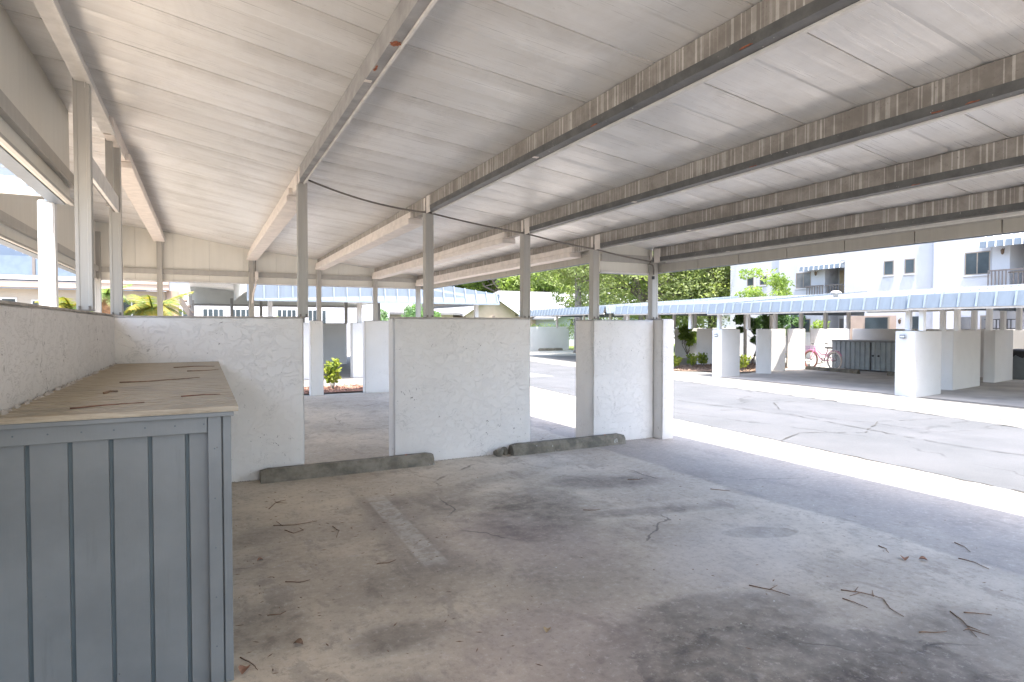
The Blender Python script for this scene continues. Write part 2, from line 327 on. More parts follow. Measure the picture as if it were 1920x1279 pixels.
# ------------------------------------------------------------ mesh helpers
class MB:
    def __init__(s): s.v=[]; s.f=[]; s.mi=[]
    def join(s,o,mi=1):
        while len(s.mi)<len(s.f): s.mi.append(0)
        k=len(s.v); s.v+=o.v; s.f+=[tuple(i+k for i in f) for f in o.f]; s.mi+=[mi]*len(o.f); return s
    def add(s,vs,fs):
        o=len(s.v); s.v+= [tuple(x) for x in vs]; s.f+=[tuple(i+o for i in f) for f in fs]; return s
    def box(s,x0,x1,y0,y1,z0,z1):
        if x0>x1:x0,x1=x1,x0
        if y0>y1:y0,y1=y1,y0
        return s.add([(x0,y0,z0),(x1,y0,z0),(x1,y1,z0),(x0,y1,z0),(x0,y0,z1),(x1,y0,z1),(x1,y1,z1),(x0,y1,z1)],
          [(3,2,1,0),(4,5,6,7),(0,1,5,4),(1,2,6,5),(2,3,7,6),(3,0,4,7)])
    def hexa(s,p): # 8 points bottom 4 (ccw) then top 4
        return s.add(p,[(3,2,1,0),(4,5,6,7),(0,1,5,4),(1,2,6,5),(2,3,7,6),(3,0,4,7)])
    def prism(s,prof,a,b): # prof list of points (Vector) moved by a -> b vectors
        n=len(prof); A=[Vector(p)+Vector(a) for p in prof]; B=[Vector(p)+Vector(b) for p in prof]
        return s.add(A+B,[tuple(range(n))[::-1],tuple(range(n,2*n))]+[(i,(i+1)%n,n+(i+1)%n,n+i) for i in range(n)])
    def tube(s,pts,r,n=8,cap=True):
        pts=[Vector(p) for p in pts]; rs=r if isinstance(r,(list,tuple)) else [r]*len(pts); o=len(s.v)
        up=None
        for i,p in enumerate(pts):
            t=(pts[min(i+1,len(pts)-1)]-pts[max(i-1,0)])
            if t.length<1e-9: t=Vector((0,0,1))
            t.normalize()
            if up is None:
                up=Vector((0,0,1)) if abs(t.z)<.9 else Vector((1,0,0))
            a=t.cross(up)
            if a.length<1e-6: a=t.cross(Vector((0,1,0)))
            a.normalize(); b=a.cross(t).normalized(); up=b
            for k in range(n):
                g=2*math.pi*k/n; q=p+(a*math.cos(g)+b*math.sin(g))*rs[i]; s.v.append(tuple(q))
        for i in range(len(pts)-1):
            for k in range(n):
                s.f.append((o+i*n+k,o+i*n+(k+1)%n,o+(i+1)*n+(k+1)%n,o+(i+1)*n+k))
        if cap: s.f.append(tuple(o+k for k in range(n))[::-1]); s.f.append(tuple(o+(len(pts)-1)*n+k for k in range(n)))
        return s
    def ring(s,c,R_,r,ax,n=28,m=8,a0=0,a1=2*math.pi):
        u,v=ax; u=Vector(u); v=Vector(v); c=Vector(c)
        full=abs(a1-a0-2*math.pi)<1e-6
        pts=[c+u*math.cos(a0+(a1-a0)*i/n)*R_+v*math.sin(a0+(a1-a0)*i/n)*R_ for i in range(n+1)]
        return s.tube(pts,r,m,cap=not full)
    def quad(s,a,b,c,d): return s.add([a,b,c,d],[(0,1,2,3)])
    def xf(s,mat): s.v=[tuple(mat@Vector(v)) for v in s.v]; return s
    def build(s,name,mat,parent=None,smooth=False,bevel=0,bseg=2,local=False):
        me=bpy.data.meshes.new(name)
        off=Vector(parent.location) if (parent is not None and not local) else Vector((0,0,0))
        if parent is not None and not local and parent.parent is not None: off=off+Vector(parent.parent.location)
        me.from_pydata([tuple(Vector(v)-off) for v in s.v],[],s.f); me.update()
        if s.mi:
            while len(s.mi)<len(s.f): s.mi.append(0)
            me.polygons.foreach_set('material_index',s.mi)
        bm=bmesh.new(); bm.from_mesh(me); bmesh.ops.recalc_face_normals(bm,faces=bm.faces) if not getattr(s,'open',False) else None
        if bevel: bmesh.ops.bevel(bm,geom=[e for e in bm.edges if e.is_manifold and e.calc_face_angle(0)>.6],offset=bevel,segments=bseg,affect='EDGES',clamp_overlap=True)
        bm.to_mesh(me); bm.free()
        if smooth:
            for p in me.polygons: p.use_smooth=True
        for q in (mat if isinstance(mat,(list,tuple)) else [mat]): me.materials.append(q)
        o=bpy.data.objects.new(name,me); COL.objects.link(o)
        if parent is not None: o.parent=parent
        return o
def tag(o,label=None,cat=None,group=None,kind=None):
    if label:o['label']=label
    if cat:o['category']=cat
    if group:o['group']=group
    if kind:o['kind']=kind
    return o
def thing(name,loc,label,cat,group=None,rz=0):
    o=bpy.data.objects.new(name,None); COL.objects.link(o); o.location=loc; o.rotation_euler=(0,0,rz); o.empty_display_size=.2
    return tag(o,label,cat,group)
def copy_tree(o,parent=None):
    c=o.copy(); COL.objects.link(c)
    if parent: c.parent=parent
    for ch in o.children: copy_tree(ch,c)
    return c
def box(x0,x1,y0,y1,z0,z1): return MB().box(x0,x1,y0,y1,z0,z1)

# ------------------------------------------------------------ the setting
def sheet(name,mat,pts,z,n=1):
    mb=MB(); mb.open=True; mb.add([(x,y,z) for x,y in pts],[tuple(range(len(pts)))]); o=mb.build(name,mat); tag(o,kind='structure'); return o
sheet('ground',M['ground'],[(-300,-300),(300,-300),(300,300),(-300,300)],-.012)
sheet('road',M['road'],[(6.15,-40),(10.35,-40),(10.35,4.3),(10.55,5.2),(10.85,7.7),(11.1,10.9),(11.5,15),(12.4,30),(14,60),(8,60),(7.0,13),(6.52,7.2),(6.33,2.6)],-.004)
sheet('apron',M['apron'],[(4.6,-40),(6.15,-40),(6.33,2.6),(6.52,7.2),(7.0,13),(8,60),(5.6,60),(4.6,13)],-.004)
sheet('apron',M['apron'],[(10.35,-40),(22.5,-40),(22.5,22),(13,26),(12.2,27),(11.5,15),(11.1,10.9),(10.85,7.7),(10.55,5.2),(10.35,4.3)],-.004)
sheet('parking_floor',M['floor'],[(-6,-5),(6.15,-5),(6.33,2.6),(6.52,7.2),(7.0,13),(-6,13.1)],0.0)
sheet('road',M['apron'],[(-12,-30),(5.3,-30),(5.3,-5.001),(-12,-5.001)],-.003)
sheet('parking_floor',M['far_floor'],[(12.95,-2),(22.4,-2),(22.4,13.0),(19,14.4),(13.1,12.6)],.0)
sheet('path',M['apron'],[(-6,14.9),(9,14.9),(9,30),(-6,30)],.000)

# ------------------------------------------------------------ foliage generators
def leaf_quads(mb,c,n,rad,size,flat=.8,rng=rnd,shape=None):
    for _ in range(n):
        while True:
            p=Vector((rng.uniform(-1,1),rng.uniform(-1,1),rng.uniform(-1,1)))
            if p.length<=1: break
        if p.length>1e-3 and rng.random()<.6: p=p.normalized()*rng.uniform(.65,1)
        q=Vector((p.x*rad[0],p.y*rad[1],p.z*rad[2]))+Vector(c)
        a=Vector((rng.gauss(0,1),rng.gauss(0,1),rng.gauss(0,1)*flat)).normalized(); b=a.cross(Vector((rng.gauss(0,1),rng.gauss(0,1),rng.gauss(0,1)))).normalized()
        s=size*rng.uniform(.6,1.4); o=len(mb.v)
        mb.v+= [tuple(q-a*s),tuple(q+b*s*.42),tuple(q+a*s),tuple(q-b*s*.42)]; mb.f.append((o,o+1,o+2,o+3))
def tree(name,loc,h,crown_r,trunk_r,leafmat,label,cat='tree',group=None,nblob=26,per=420,leaf=.12,seed=1,base=.35,squash=.75,limbs=6,barkm=None,cr_off=(0,0)):
    rg=random.Random(seed); t=thing(name,loc,label,cat,group)
    x,y,z=loc; tb=MB(); top=Vector((x+cr_off[0]*.4,y+cr_off[1]*.4,z+h*base+.1*h))
    lean=Vector((rg.uniform(-.1,.1)*h*.3,rg.uniform(-.1,.1)*h*.3,0))
    P=[Vector((x,y,z-.1)),Vector((x,y,z))+lean*.4+Vector((0,0,h*base*.55)),top+lean]
    tb.tube([P[0],P[0]+Vector((0,0,.25)),P[1],P[2]],[trunk_r*1.45,trunk_r*1.05,trunk_r*.85,trunk_r*.62],10)
    cc=Vector((x+cr_off[0],y+cr_off[1],z+h-crown_r*squash))
    blobs=[]
    for i in range(nblob):
        d=Vector((rg.gauss(0,1),rg.gauss(0,1),rg.gauss(0,.8))).normalized()*rg.uniform(.45,.95)
        blobs.append((cc+Vector((d.x*crown_r,d.y*crown_r,d.z*crown_r*squash)),crown_r*rg.uniform(.2,.38)))
    for i in range(limbs):
        b=blobs[i][0]; mid=(P[2]+b)/2+Vector((rg.uniform(-.3,.3),rg.uniform(-.3,.3),-.15*(b-P[2]).length))
        tb.tube([P[2]-Vector((0,0,.3*i*.1)),mid,b],[trunk_r*.5,trunk_r*.3,trunk_r*.1],7)
        for k in range(2):
            e=blobs[(i*3+k+limbs)%nblob][0]; tb.tube([mid,(mid+e)/2+Vector((0,0,.1)),e],[trunk_r*.25,trunk_r*.15,trunk_r*.05],5)
    tb.build('trunk',barkm or M['bark'],t,smooth=True)
    lb=MB(); lb.open=True
    for c,r in blobs: leaf_quads(lb,c,per,(r,r,r*.8),leaf,rng=rg)
    lb.build('crown',leafmat,t)
    return t
def shrub(name,loc,h,r,leafmat,label,group=None,n=220,seed=1,leaf=.035,cat='shrub',up=True):
    rg=random.Random(seed); t=thing(name,loc,label,cat,group); x,y,z=loc
    sb=MB(); lb=MB(); lb.open=True
    for i in range(7):
        a=rg.uniform(0,6.28); rr=r*rg.uniform(.2,1); tip=Vector((x+math.cos(a)*rr,y+math.sin(a)*rr,z+h*rg.uniform(.7,1)))
        base=Vector((x+math.cos(a)*.02,y+math.sin(a)*.02,z-.01)); mid=(base+tip)/2+Vector((math.cos(a)*r*.2,math.sin(a)*r*.2,0))
        sb.tube([base,mid,tip],[.008,.006,.003],5)
        m=n//7
        for k in range(m):
            u=.25+.75*k/m; p=base.lerp(mid,u*2) if u<.5 else mid.lerp(tip,(u-.5)*2)
            d=Vector((rg.gauss(0,1),rg.gauss(0,1),rg.uniform(.1,1.3))).normalized(); s=leaf*rg.uniform(.8,1.7)
            q=p+Vector((rg.gauss(0,r*.13),rg.gauss(0,r*.13),rg.gauss(0,r*.1))); e=q+d*s*2; sd=d.cross(Vector((rg.gauss(0,1),rg.gauss(0,1),rg.gauss(0,1)))).normalized()*s*.55
            o=len(lb.v); lb.v+=[tuple(q),tuple((q+e)/2+sd),tuple(e),tuple((q+e)/2-sd)]; lb.f.append((o,o+1,o+2,o+3))
    sb.build('stem',M['bark'],t); lb.build('foliage',leafmat,t); return t
def frond(lb,base,az,length,droop,rise,rg,w=.28,n=16):
    pts=[]
    for i in range(n+1):
        u=i/n; pts.append(base+Vector((math.cos(az)*length*u*(1-.15*u),math.sin(az)*length*u*(1-.15*u),rise*u-droop*u*u)))
    for i in range(1,n):
        u=i/n; t=(pts[i+1]-pts[i]).normalized(); sd=t.cross(Vector((0,0,1))).normalized()
        L=w*math.sin(math.pi*min(1,u*.9+.1))*1.15+.04
        for s in (-1,1):
            for k in (0,.5):
                p=pts[i].lerp(pts[i+1],k); d=(sd*s+t*.55+Vector((0,0,-.35+rg.uniform(-.15,.15)))).normalized(); e=p+d*L; o=len(lb.v); q=t*.014
                lb.v+=[tuple(p-q),tuple(p+q),tuple(e)]; lb.f.append((o,o+1,o+2))
    return pts
def palm(name,loc,h,L,nf,label,leafmat,tr=.11,seed=1,group=None,cat='palm tree'):
    rg=random.Random(seed); t=thing(name,loc,label,cat,group); x,y,z=loc
    tb=MB(); tp=[Vector((x+.05*math.sin(i),y,z-.05+h*i/10)) for i in range(11)]; tb.tube(tp,[tr*(1.15+.25*(i%2)) for i in range(11)],9)
    tb.build('trunk',M['palmbark'],t)
    lb=MB(); lb.open=True; rb=MB()
    for i in range(nf):
        az=i*2.4+rg.uniform(-.2,.2); k=i/nf
        pts=frond(lb,Vector((x,y,z+h)),az,L*rg.uniform(.8,1.1),L*(.3+1.0*k),L*(.75-.7*k),rg,w=L*.28)
        rb.tube(pts,[.018*(1-j/len(pts))+.004 for j in range(len(pts))],4)
    lb.build('frond',leafmat,t); rb.build('frond_rib',leafmat,t); return t

# ------------------------------------------------------------ OUR carport
YP=6.13; YB=13.0
DK=[(-2.1,3.35),(-.7,3.235),(.85,2.965),(2.14,2.83),(3.31,2.69),(4.3,2.565),(5.3,2.44)]
def dz(x):
    for (a,za),(b,zb) in zip(DK,DK[1:]):
        if x<=b or b==5.3: return za+(zb-za)*(x-a)/(b-a)
cp=thing('carport',(2.3,6.0,0),'large open carport with pale metal ceiling and steel beams, spanning overhead','carport')
def deck(x0,x1,y0,y1,name='roof_deck'):
    mb=MB(); xs=[x0]+[x for x,_ in DK if x0<x<x1]+[x1]
    pan=.32; ys=[]; y=y0; k=0
    while y<y1-1e-6:
        e=min(y+pan,y1); 
        if k%2==0: ys+=[(y,.010),(y+.003,.010),(y+.004,0),(y+pan*.35,-.005),(e-.03,0),(e-.004,.006)]
        else: ys+=[(y,.006),(y+.05,0),(y+pan*.6,-.005),(e-.006,0),(e-.002,.010)]
        y=e;k+=1
    ys=[(a,b) for a,b in ys if a<=y1]; ys.append((y1,0))
    n=len(ys)
    for x in xs:
        for (yy,o) in ys: mb.v.append((x,yy,dz(x)+o))
    for x in xs:
        for (yy,o) in ys: mb.v.append((x,yy,dz(x)+.07))
    T=len(xs)*n
    for i in range(len(xs)-1):
        for j in range(n-1):
            a=i*n+j; mb.f.append((a,a+1,a+n+1,a+n)); mb.f.append((T+a,T+a+n,T+a+n+1,T+a+1))
    for j in range(n-1):
        for b in (0,(len(xs)-1)*n): mb.f.append((b+j,b+j+1,T+b+j+1,T+b+j))
    for i in range(len(xs)-1):
        for j in (0,n-1): a=i*n+j; mb.f.append((a,a+n,T+a+n,T+a))
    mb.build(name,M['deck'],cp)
deck(-1.02,5.34,-2.6,6.30)  # unseen near end cut short behind the camera so bounced sun brightens the floor
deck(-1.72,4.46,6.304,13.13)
# beams
BX=[-.70,.87,2.16,3.34,4.31,5.235]
for i,x in enumerate(BX):
    z=dz(x)-.003; hb=(.155 if i>1 else .118) if i else .14
    xl=x-.035; fw=.062 if i!=1 else .046
    b=MB().box(xl,xl+fw-.012,-2.55,6.16,z-hb,z); o=b.build('beam',(M['web'] if i>1 else M['galv_light']) if i else M['trim'],cp)
    fl=MB().box(xl-.006,xl-.0005,-2.55,6.16,z-hb-.012,z-hb+(.038 if i else .002)); fl.box(xl-.0004,xl+fw,-2.55,6.16,z-hb-.012,z-hb-.001); fl.build('beam_flange',(M['galv'] if i>1 else M['galv_light']) if i else M['trim'],o)
    lp=MB().box(xl+fw+.0015,xl+fw+(.028 if i!=1 else .016),-2.55,6.16,z-hb-.022,z-hb+.004); lp.build('flange_lip',M['trim'],o)
    # joint bracket plates with bolts
    if i:
        br=MB().box(xl-.008,xl-.0005,6.02,6.13,z-hb-.03,z-.01); br.build('bracket',M['wrap'],o)
    else:
        br=MB()
        for yy in (4.93,): br.box(xl+.0505,xl+.0545,yy,yy+.07,z-hb-.05,z-.01)
        br.build('bracket',M['trim'],o)
    # boxed beam beyond the low walls
    if i<5:
        y1=13.0
        w=MB().box(x-.03,x+.045,6.17,y1,z-.16,z-.001); w=w.build('beam',M['web'] if i>1 else M['wrap'],cp)
        ww=MB(); 
        y0w=6.60 if i else 7.05
        # U-shaped wrap with stepped sides and a chamfered near end
        for (a,b_,c,d) in ((-.07,.085,.09,.162),(-.085,.10,.162,.225)):
            ww.box(x+a,x+b_,y0w+(.03 if c>.15 else 0),y1-.02,z-d-.0,z-c-.0005)
        ww.build('beam_wrap',M['wrap'],w,bevel=.006,bseg=1)
    if i: 
        cl=MB().box(xl-.009,xl+.03,3.05+.37*i,3.08+.37*i,z-hb-.016,z-hb-.0125); cl.build('clip',M['wrap'],o)
# rust tears on two beams
def rust(x,y,z,w,l,name='rust_patch'):
    rg=random.Random(int(x*100+y*37)); mb=MB(); n=18; pts=[]
    for k in range(n):
        g=2*math.pi*k/n; r=rg.uniform(.45,1.15); pts.append((x+math.cos(g)*w*.5*r,y+math.sin(g)*l*r))
    mb.prism([(a,b,0) for a,b in pts],(0,0,z-.003),(0,0,z)); mb.build(name,M['rust'],cp)
zA=dz(.87)-.121
rust(.860,2.92,zA-.0135,.06,.03); rust(.842,3.25,zA-.0135,.02,.04)
rust(.90,6.78,zA-.07,.07,.16)
for xx,yy in ((3.29,1.6),(3.285,1.75),(3.30,2.9),(2.11,1.9),(5.19,2.1),(5.20,2.3),(4.27,2.4),(2.115,3.05)): rust(xx,yy,dz(xx)-.171,.022,.035)
# posts
def post(x,y,z1,z0=1.53,s=.09,mat=None,parent=None,plate=True):
    h=s/2; g=s*.16; d=s*.09
    pr=[(-h,-h),(-h*.55,-h),(-h*.5,-h+d*.45),(h*.5,-h+d*.45),(h*.55,-h),(h,-h),(h,h),(-h,h)]
    mb=MB().prism([(x+a,y+b,0) for a,b in pr],(0,0,z0),(0,0,z1)); o=mb.build('post',mat or M['post'],parent or cp)
    if plate:
        pb=MB()
        for sx in (-1,1): pb.tube([(x+sx*s*.3,y-h-.004,z0+.004),(x+sx*s*.3,y-h-.004,z0+.034)],.008,6)
        pb.box(x-h-.014,x+h+.014,y-h-.014,y-h-.0005,z0+.0005,z0+.009)
        pb.build('anchor',M['cable'],o)
    return o
for x in BX[1:]:
    post(x+.005,6.205,dz(x)-(.165 if x>1 else .13))
# stub of post running up the web side
for x in BX[1:]: box(x-.0455,x-.0365,6.165,6.205,dz(x)-.15,dz(x)-.02).build('post_cleat',M['wrap'],cp)
for x in BX[:5]+[-1.66]: post(x,13.05,dz(x)-.18,1.53,.09,plate=False)
post(-.705,4.98,dz(-.7)-.14,1.55,.092); post(-.70,6.62,dz(-.7)-.14,1.54,.092)
post(-.715,6.40,dz(-.7)-.14,2.5,.055,plate=False)
# cross rail between the two left posts
box(-.690,-.667,5.03,6.56,2.48,2.62).build('cross_rail',M['trim'],cp)
box(-.706,-.6905,5.03,6.56,2.485,2.50).build('rail_lip',M['galv'],cp)
# skirts -------------------------------------------------
def skirtY(x,y0,y1,z0,inner,girt=True,ztop=None,mw=.61):
    """panel skirt in a plane of constant x; inner=+1 if the inside faces +x"""
    zt=ztop or dz(max(min(x,5.3),-2.1))-.002
    t=.03; pan=MB(); y=y0
    while y<y1-.01:
        e=min(y+mw,y1); pan.box(x-t/2,x+t/2,y+.0012,e-.0012,z0,zt); y=e
    p=pan.build('skirt_panel',M['skirt'],cp)
    xi=x+inner*(t/2)
    g=MB(); g.box(xi+inner*.001,xi+inner*.045,y0,y1,z0+.13,z0+.225); g.build('girt',M['post'],p)
    g=MB(); g.box(xi+inner*.0005,xi+inner*.028,y0,y1,z0-.012,z0+.012); g.build('drip_edge',M['post'],p)
    # outer sloped mansard shell
    xo=x-inner*(t/2+.002); m=MB(); m.prism([(xo,0,zt+.06),(xo-inner*.02,0,zt+.06),(xo-inner*.10,0,z0-.01),(xo,0,z0-.01)],(0,y0,0),(0,y1,0))
    r=MB(); y=y0+.1
    while y<y1: 
        r.prism([(xo-inner*.02,0,zt+.07),(xo-inner*.05,0,zt+.06),(xo-inner*.13,0,z0-.005),(xo-inner*.10,0,z0-.005)],(0,y,0),(0,y+.025,0)); y+=.3
    m.join(r).build('mansard',[M['blue'],M['rib']],cp)
    return p
def skirtX(y,x0,x1,z0,inner,outside=True):
    t=.03; pan=MB(); x=x0
    while x<x1-.01:
        e=min(x+.61,x1); a,b=x+.0012,e-.0012
        pan.hexa([(a,y-t/2,z0),(b,y-t/2,z0),(b,y+t/2,z0),(a,y+t/2,z0),(a,y-t/2,dz(a)-.002),(b,y-t/2,dz(b)-.002),(b,y+t/2,dz(b)-.002),(a,y+t/2,dz(a)-.002)]); x=e
    p=pan.build('skirt_panel',M['skirt'],cp); yi=y+inner*t/2
    MB().box(x0,x1,yi+inner*.001,yi+inner*.045,z0+.13,z0+.225).build('girt',M['post'],p)
    MB().box(x0,x1,yi+inner*.0005,yi+inner*.03,z0-.012,z0+.012).build('drip_edge',M['trim'],p)
    if outside:
        yo=y-inner*(t/2+.002); m=MB()
        m.hexa([(x0,yo,z0-.01),(x0,yo-inner*.1,z0-.01),(x1,yo-inner*.1,z0-.01),(x1,yo,z0-.01),(x0,yo,dz(x0)+.06),(x0,yo-inner*.02,dz(x0)+.06),(x1,yo-inner*.02,dz(x1)+.06),(x1,yo,dz(x1)+.06)])
        r=MB(); xx=x0+.1
        while xx<x1:
            zt=dz(xx)+.065
            r.hexa([(xx,yo-inner*.1,z0-.005),(xx,yo-inner*.13,z0-.005),(xx+.025,yo-inner*.13,z0-.005),(xx+.025,yo-inner*.1,z0-.005),(xx,yo-inner*.02,zt),(xx,yo-inner*.05,zt),(xx+.025,yo-inner*.05,zt),(xx+.025,yo-inner*.02,zt)]); xx+=.3
        m.join(r).build('mansard',[M['blue'],M['rib']],cp)
    return p
skirtX(13.115,-1.70,4.46,2.29,-1)
skirtY(-1.70,6.32,13.09,2.29,1)
skirtY(-1.0,-2.6,6.28,2.48,1)
skirtX(6.37,-2.6,-1.03,2.56,1)   # front gable left of the step
MB().box(-2.6,-1.02,6.22,6.2515,2.52,2.66).build('fascia_board',M['post_white'],cp)
skirtX(6.275,4.44,5.26,2.13,-1,outside=True)
# right outer fascia, lower strip with jointed boards
def fascia(x,y0,y1,z0,zt):
    p=MB(); y=y0; k=0
    while y<y1-.01:
        e=min(y+.62,y1); p.box(x,x+.02,y+.005,e-.005,z0,z0+.10); y=e
    P=p.build('fascia_board',M['fascia'],cp)
    MB().box(x+.0005,x+.03,y0,y1,z0+.1,zt).build('fascia_strip',M['fascia'],P)
    MB().box(x-.02,x-.001,y0,y1,z0+.098,z0+.125).build('girt',M['post'],P)
    m=MB(); xo=x+.0305; m.prism([(xo,0,zt+.06),(xo+.02,0,zt+.06),(xo+.045,0,z0-.005),(xo,0,z0-.005)],(0,y0,0),(0,y1,0)); m.build('mansard',M['blue'],cp)
fascia(5.295,-2.6,6.255,2.14,2.45)
fascia(4.42,6.36,13.08,2.26,2.55)
# conduit along the outer beam + drooping cable along post heads
MB().tube([(5.283,-2.55,dz(5.235)-.188),(5.283,6.0,dz(5.235)-.188)],.014,8).build('conduit',M['white_pipe'],cp,smooth=True)
cb=MB(); tops=[(x,6.155,dz(x)-.175) for x in BX[1:]]; tops[0]=(.93,6.155,dz(.87)-.10)
pts=[]
for a,b in zip(tops,tops[1:]):
    for k in range(12):
        u=k/12; p=Vector(a).lerp(Vector(b),u); p.z-=.05*4*u*(1-u)*(1 if a is tops[0] else .25); pts.append(p)
pts=pts+[Vector((5.13,6.15,2.245)),Vector((5.19,6.15,2.235)),Vector((5.205,6.15,2.18)),Vector((5.205,6.15,2.11))]
o=cb.tube(pts,.0095,7).build('power_cable',M['cable'],smooth=True); tag(o,'thin dark cable strung along the heads of the posts under the near roof','cable')
MB().box(5.18,5.20,6.125,6.158,2.05,2.09).build('cable_clamp',M['black'],cp)
# electrical conduit hanging on the far post
eb=MB().box(.93,.99,12.93,13.0,2.36,2.52); e=eb.build('junction_box',M['wrap'],cp); MB().tube([(.95,12.95,3.0),(.94,12.95,2.52)],.01,6).build('conduit',M['cable'],e)
MB().tube([(.95,12.95,2.35),(.94,12.93,2.25),(.90,12.97,2.1),(.88,12.97,1.9)],.02,6).build('conduit',M['wrap'],e)

# sunlit outer column at the step
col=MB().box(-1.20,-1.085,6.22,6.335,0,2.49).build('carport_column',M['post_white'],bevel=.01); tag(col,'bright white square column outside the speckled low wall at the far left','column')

# ------------------------------------------------------------ low stucco walls
def lumpy(mb,amp,seed,cut=.12):
    me=bpy.data.meshes.new('t'); me.from_pydata(mb.v,[],mb.f); bm=bmesh.new(); bm.from_mesh(me)
    bmesh.ops.remove_doubles(bm,verts=bm.verts,dist=1e-4)
    bmesh.ops.bevel(bm,geom=list(bm.edges),offset=.014,segments=2,affect='EDGES')
    for it in range(6):
        es=[e for e in bm.edges if e.calc_length()>cut*1.5]
        if not es: break
        bmesh.ops.subdivide_edges(bm,edges=es,cuts=1,use_grid_fill=True)
    bmesh.ops.triangulate(bm,faces=bm.faces)
    for v in bm.verts:
        n=noise.noise_vector(v.co*2.3+Vector((seed,0,0)))*amp+noise.noise_vector(v.co*9+Vector((0,seed,0)))*amp*.5
        v.co+=n
    o=MB(); bm.verts.index_update(); o.v=[tuple(v.co) for v in bm.verts]; o.f=[tuple(x.index for x in f.verts) for f in bm.faces]; bm.free(); bpy.data.meshes.remove(me); return o
def wn(o):
    m=o.modifiers.new('wn','WEIGHTED_NORMAL'); m.weight=80; m.keep_sharp=True; return o
def lowwall(x0,x1,y0,y1,h,label,mat='stucco',cap=True,seed=0,amp=.004,group='low stucco partition walls'):
    t=thing('low_wall',((x0+x1)/2,(y0+y1)/2,0),label,'low wall',group)
    wn(lumpy(MB().box(x0,x1,y0,y1,-.02,h),amp,seed).build('wall',M[mat],t,smooth=True))
    if cap:
        mb=MB(); n=max(2,int(max(x1-x0,y1-y0)/.12)); 
        mb.box(x0+.01,x1-.01,y0+.008,y1-.008,h-.004,h+.008)
        mb.build('cap',M['cap'],t)
    return t
lowwall(-.90,-.67,-2.6,6.74,1.54,'speckled off-white low wall running away on the left behind the blue-grey locker','stucco_left',seed=3)
lowwall(-.72,.87,6.13,6.34,1.53,'long off-white low wall meeting the left wall behind the locker top','stucco',seed=5)
lowwall(1.76,3.38,6.13,6.34,1.535,'middle low wall with scuffed stucco between the two concrete wheel stops','stucco',seed=8)
t=lowwall(4.25,5.2,6.13,6.34,1.525,'scuffed low wall with a square end pier beside the sunlit driveway','stucco',seed=11,cap=False)
wn(lumpy(MB().box(4.244,4.45,6.155,6.52,-.02,1.522),.003,24).build('pier',M['stucco'],t,smooth=True))
wn(lumpy(MB().box(5.2005,5.40,5.97,6.34,-.02,1.535),.003,21).build('pier',M['stucco'],t,smooth=True))
# second row at the back of our carport
lowwall(1.98,2.24,13.0,13.25,1.56,'narrow stucco pier beside the yellow-green shrub, seen through the first wall gap','stucco_far',cap=False,seed=13,amp=.003)
lowwall(3.1,4.46,13.0,13.22,1.56,'pale low wall right of the yellow-green shrub in the row behind','stucco_far',cap=False,seed=15,amp=.003)
lowwall(-1.6,1.15,13.0,13.22,1.52,'low wall of the row behind, mostly hidden by the near left wall','stucco_far',cap=False,seed=16,amp=.003)

# ------------------------------------------------------------ storage locker (near left)
lk=thing('storage_locker',(-.27,4.4,0),'large blue-grey wooden storage locker with grooved panels and tan top, near left','locker')
def grooved(x0,x1,y,z0,z1,step,parent,off=0,gw=.016,mat='locker',name='side_panel',d=.012):
    """panel facing -y with real vertical grooves"""
    prof=[(x0,y)]; x=x0+off
    while x<x1-.02:
        if x>x0+.01: prof+=[(x-gw/2,y),(x-gw/2+.002,y+d),(x+gw/2-.002,y+d),(x+gw/2,y)]
        x+=step
    prof+=[(x1,y),(x1,y+.05),(x0,y+.05)]
    return MB().prism([(a,b,0) for a,b in prof],(0,0,z0),(0,0,z1)).build(name,M[mat],parent)
FY=2.68
grooved(-.665,.085,FY+.03,.0,1.09,.1265,lk,off=.099)
box(-.66,.08,FY+.081,6.12,.02,1.09).build('carcass',M['locker'],lk)
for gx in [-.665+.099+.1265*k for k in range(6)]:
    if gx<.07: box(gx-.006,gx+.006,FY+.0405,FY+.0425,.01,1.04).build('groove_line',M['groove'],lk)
box(-.665,.012,FY+.006,FY+.0295,1.025,1.09).build('top_rail',M['locker'],lk,bevel=.002,bseg=1)
box(.012+.0015,.062,FY+.002,FY+.0295,.0,1.09).build('corner_stile',M['locker'],lk,bevel=.002,bseg=1)
box(.067,.098,FY+.008,6.115,.0,1.088).build('edge_trim',M['locker'],lk,bevel=.002,bseg=1)
box(-.667,.108,FY-.012,FY+.004,1.088,1.106).build('top_edge',M['locker'],lk,bevel=.002,bseg=1)
mb=MB(); y=FY-.014; k=0; yy=FY-.014
while yy<6.11:
    wd=.092; e=min(yy+wd,6.115)
    mb.prism([(0,yy,1.107),(0,e,1.107),(0,e,1.112),(0,e-.010,1.127),(0,yy+.010,1.127),(0,yy,1.112)],(-.668,0,0),(.125,0,0)); yy=e+.006
mb.build('top_board',M['top'],lk)
# nail heads along the trim
for k in range(7): MB().tube([(-.60+.1*k,FY+.0058,1.06),(-.60+.1*k,FY+.0045,1.06)],.0032,7).build('nail_head',M['groove'],lk)
for k in range(5): MB().tube([(.037,FY+.0019,.16+.2*k),(.037,FY+.0008,.16+.2*k)],.0032,7).build('nail_head',M['groove'],lk)
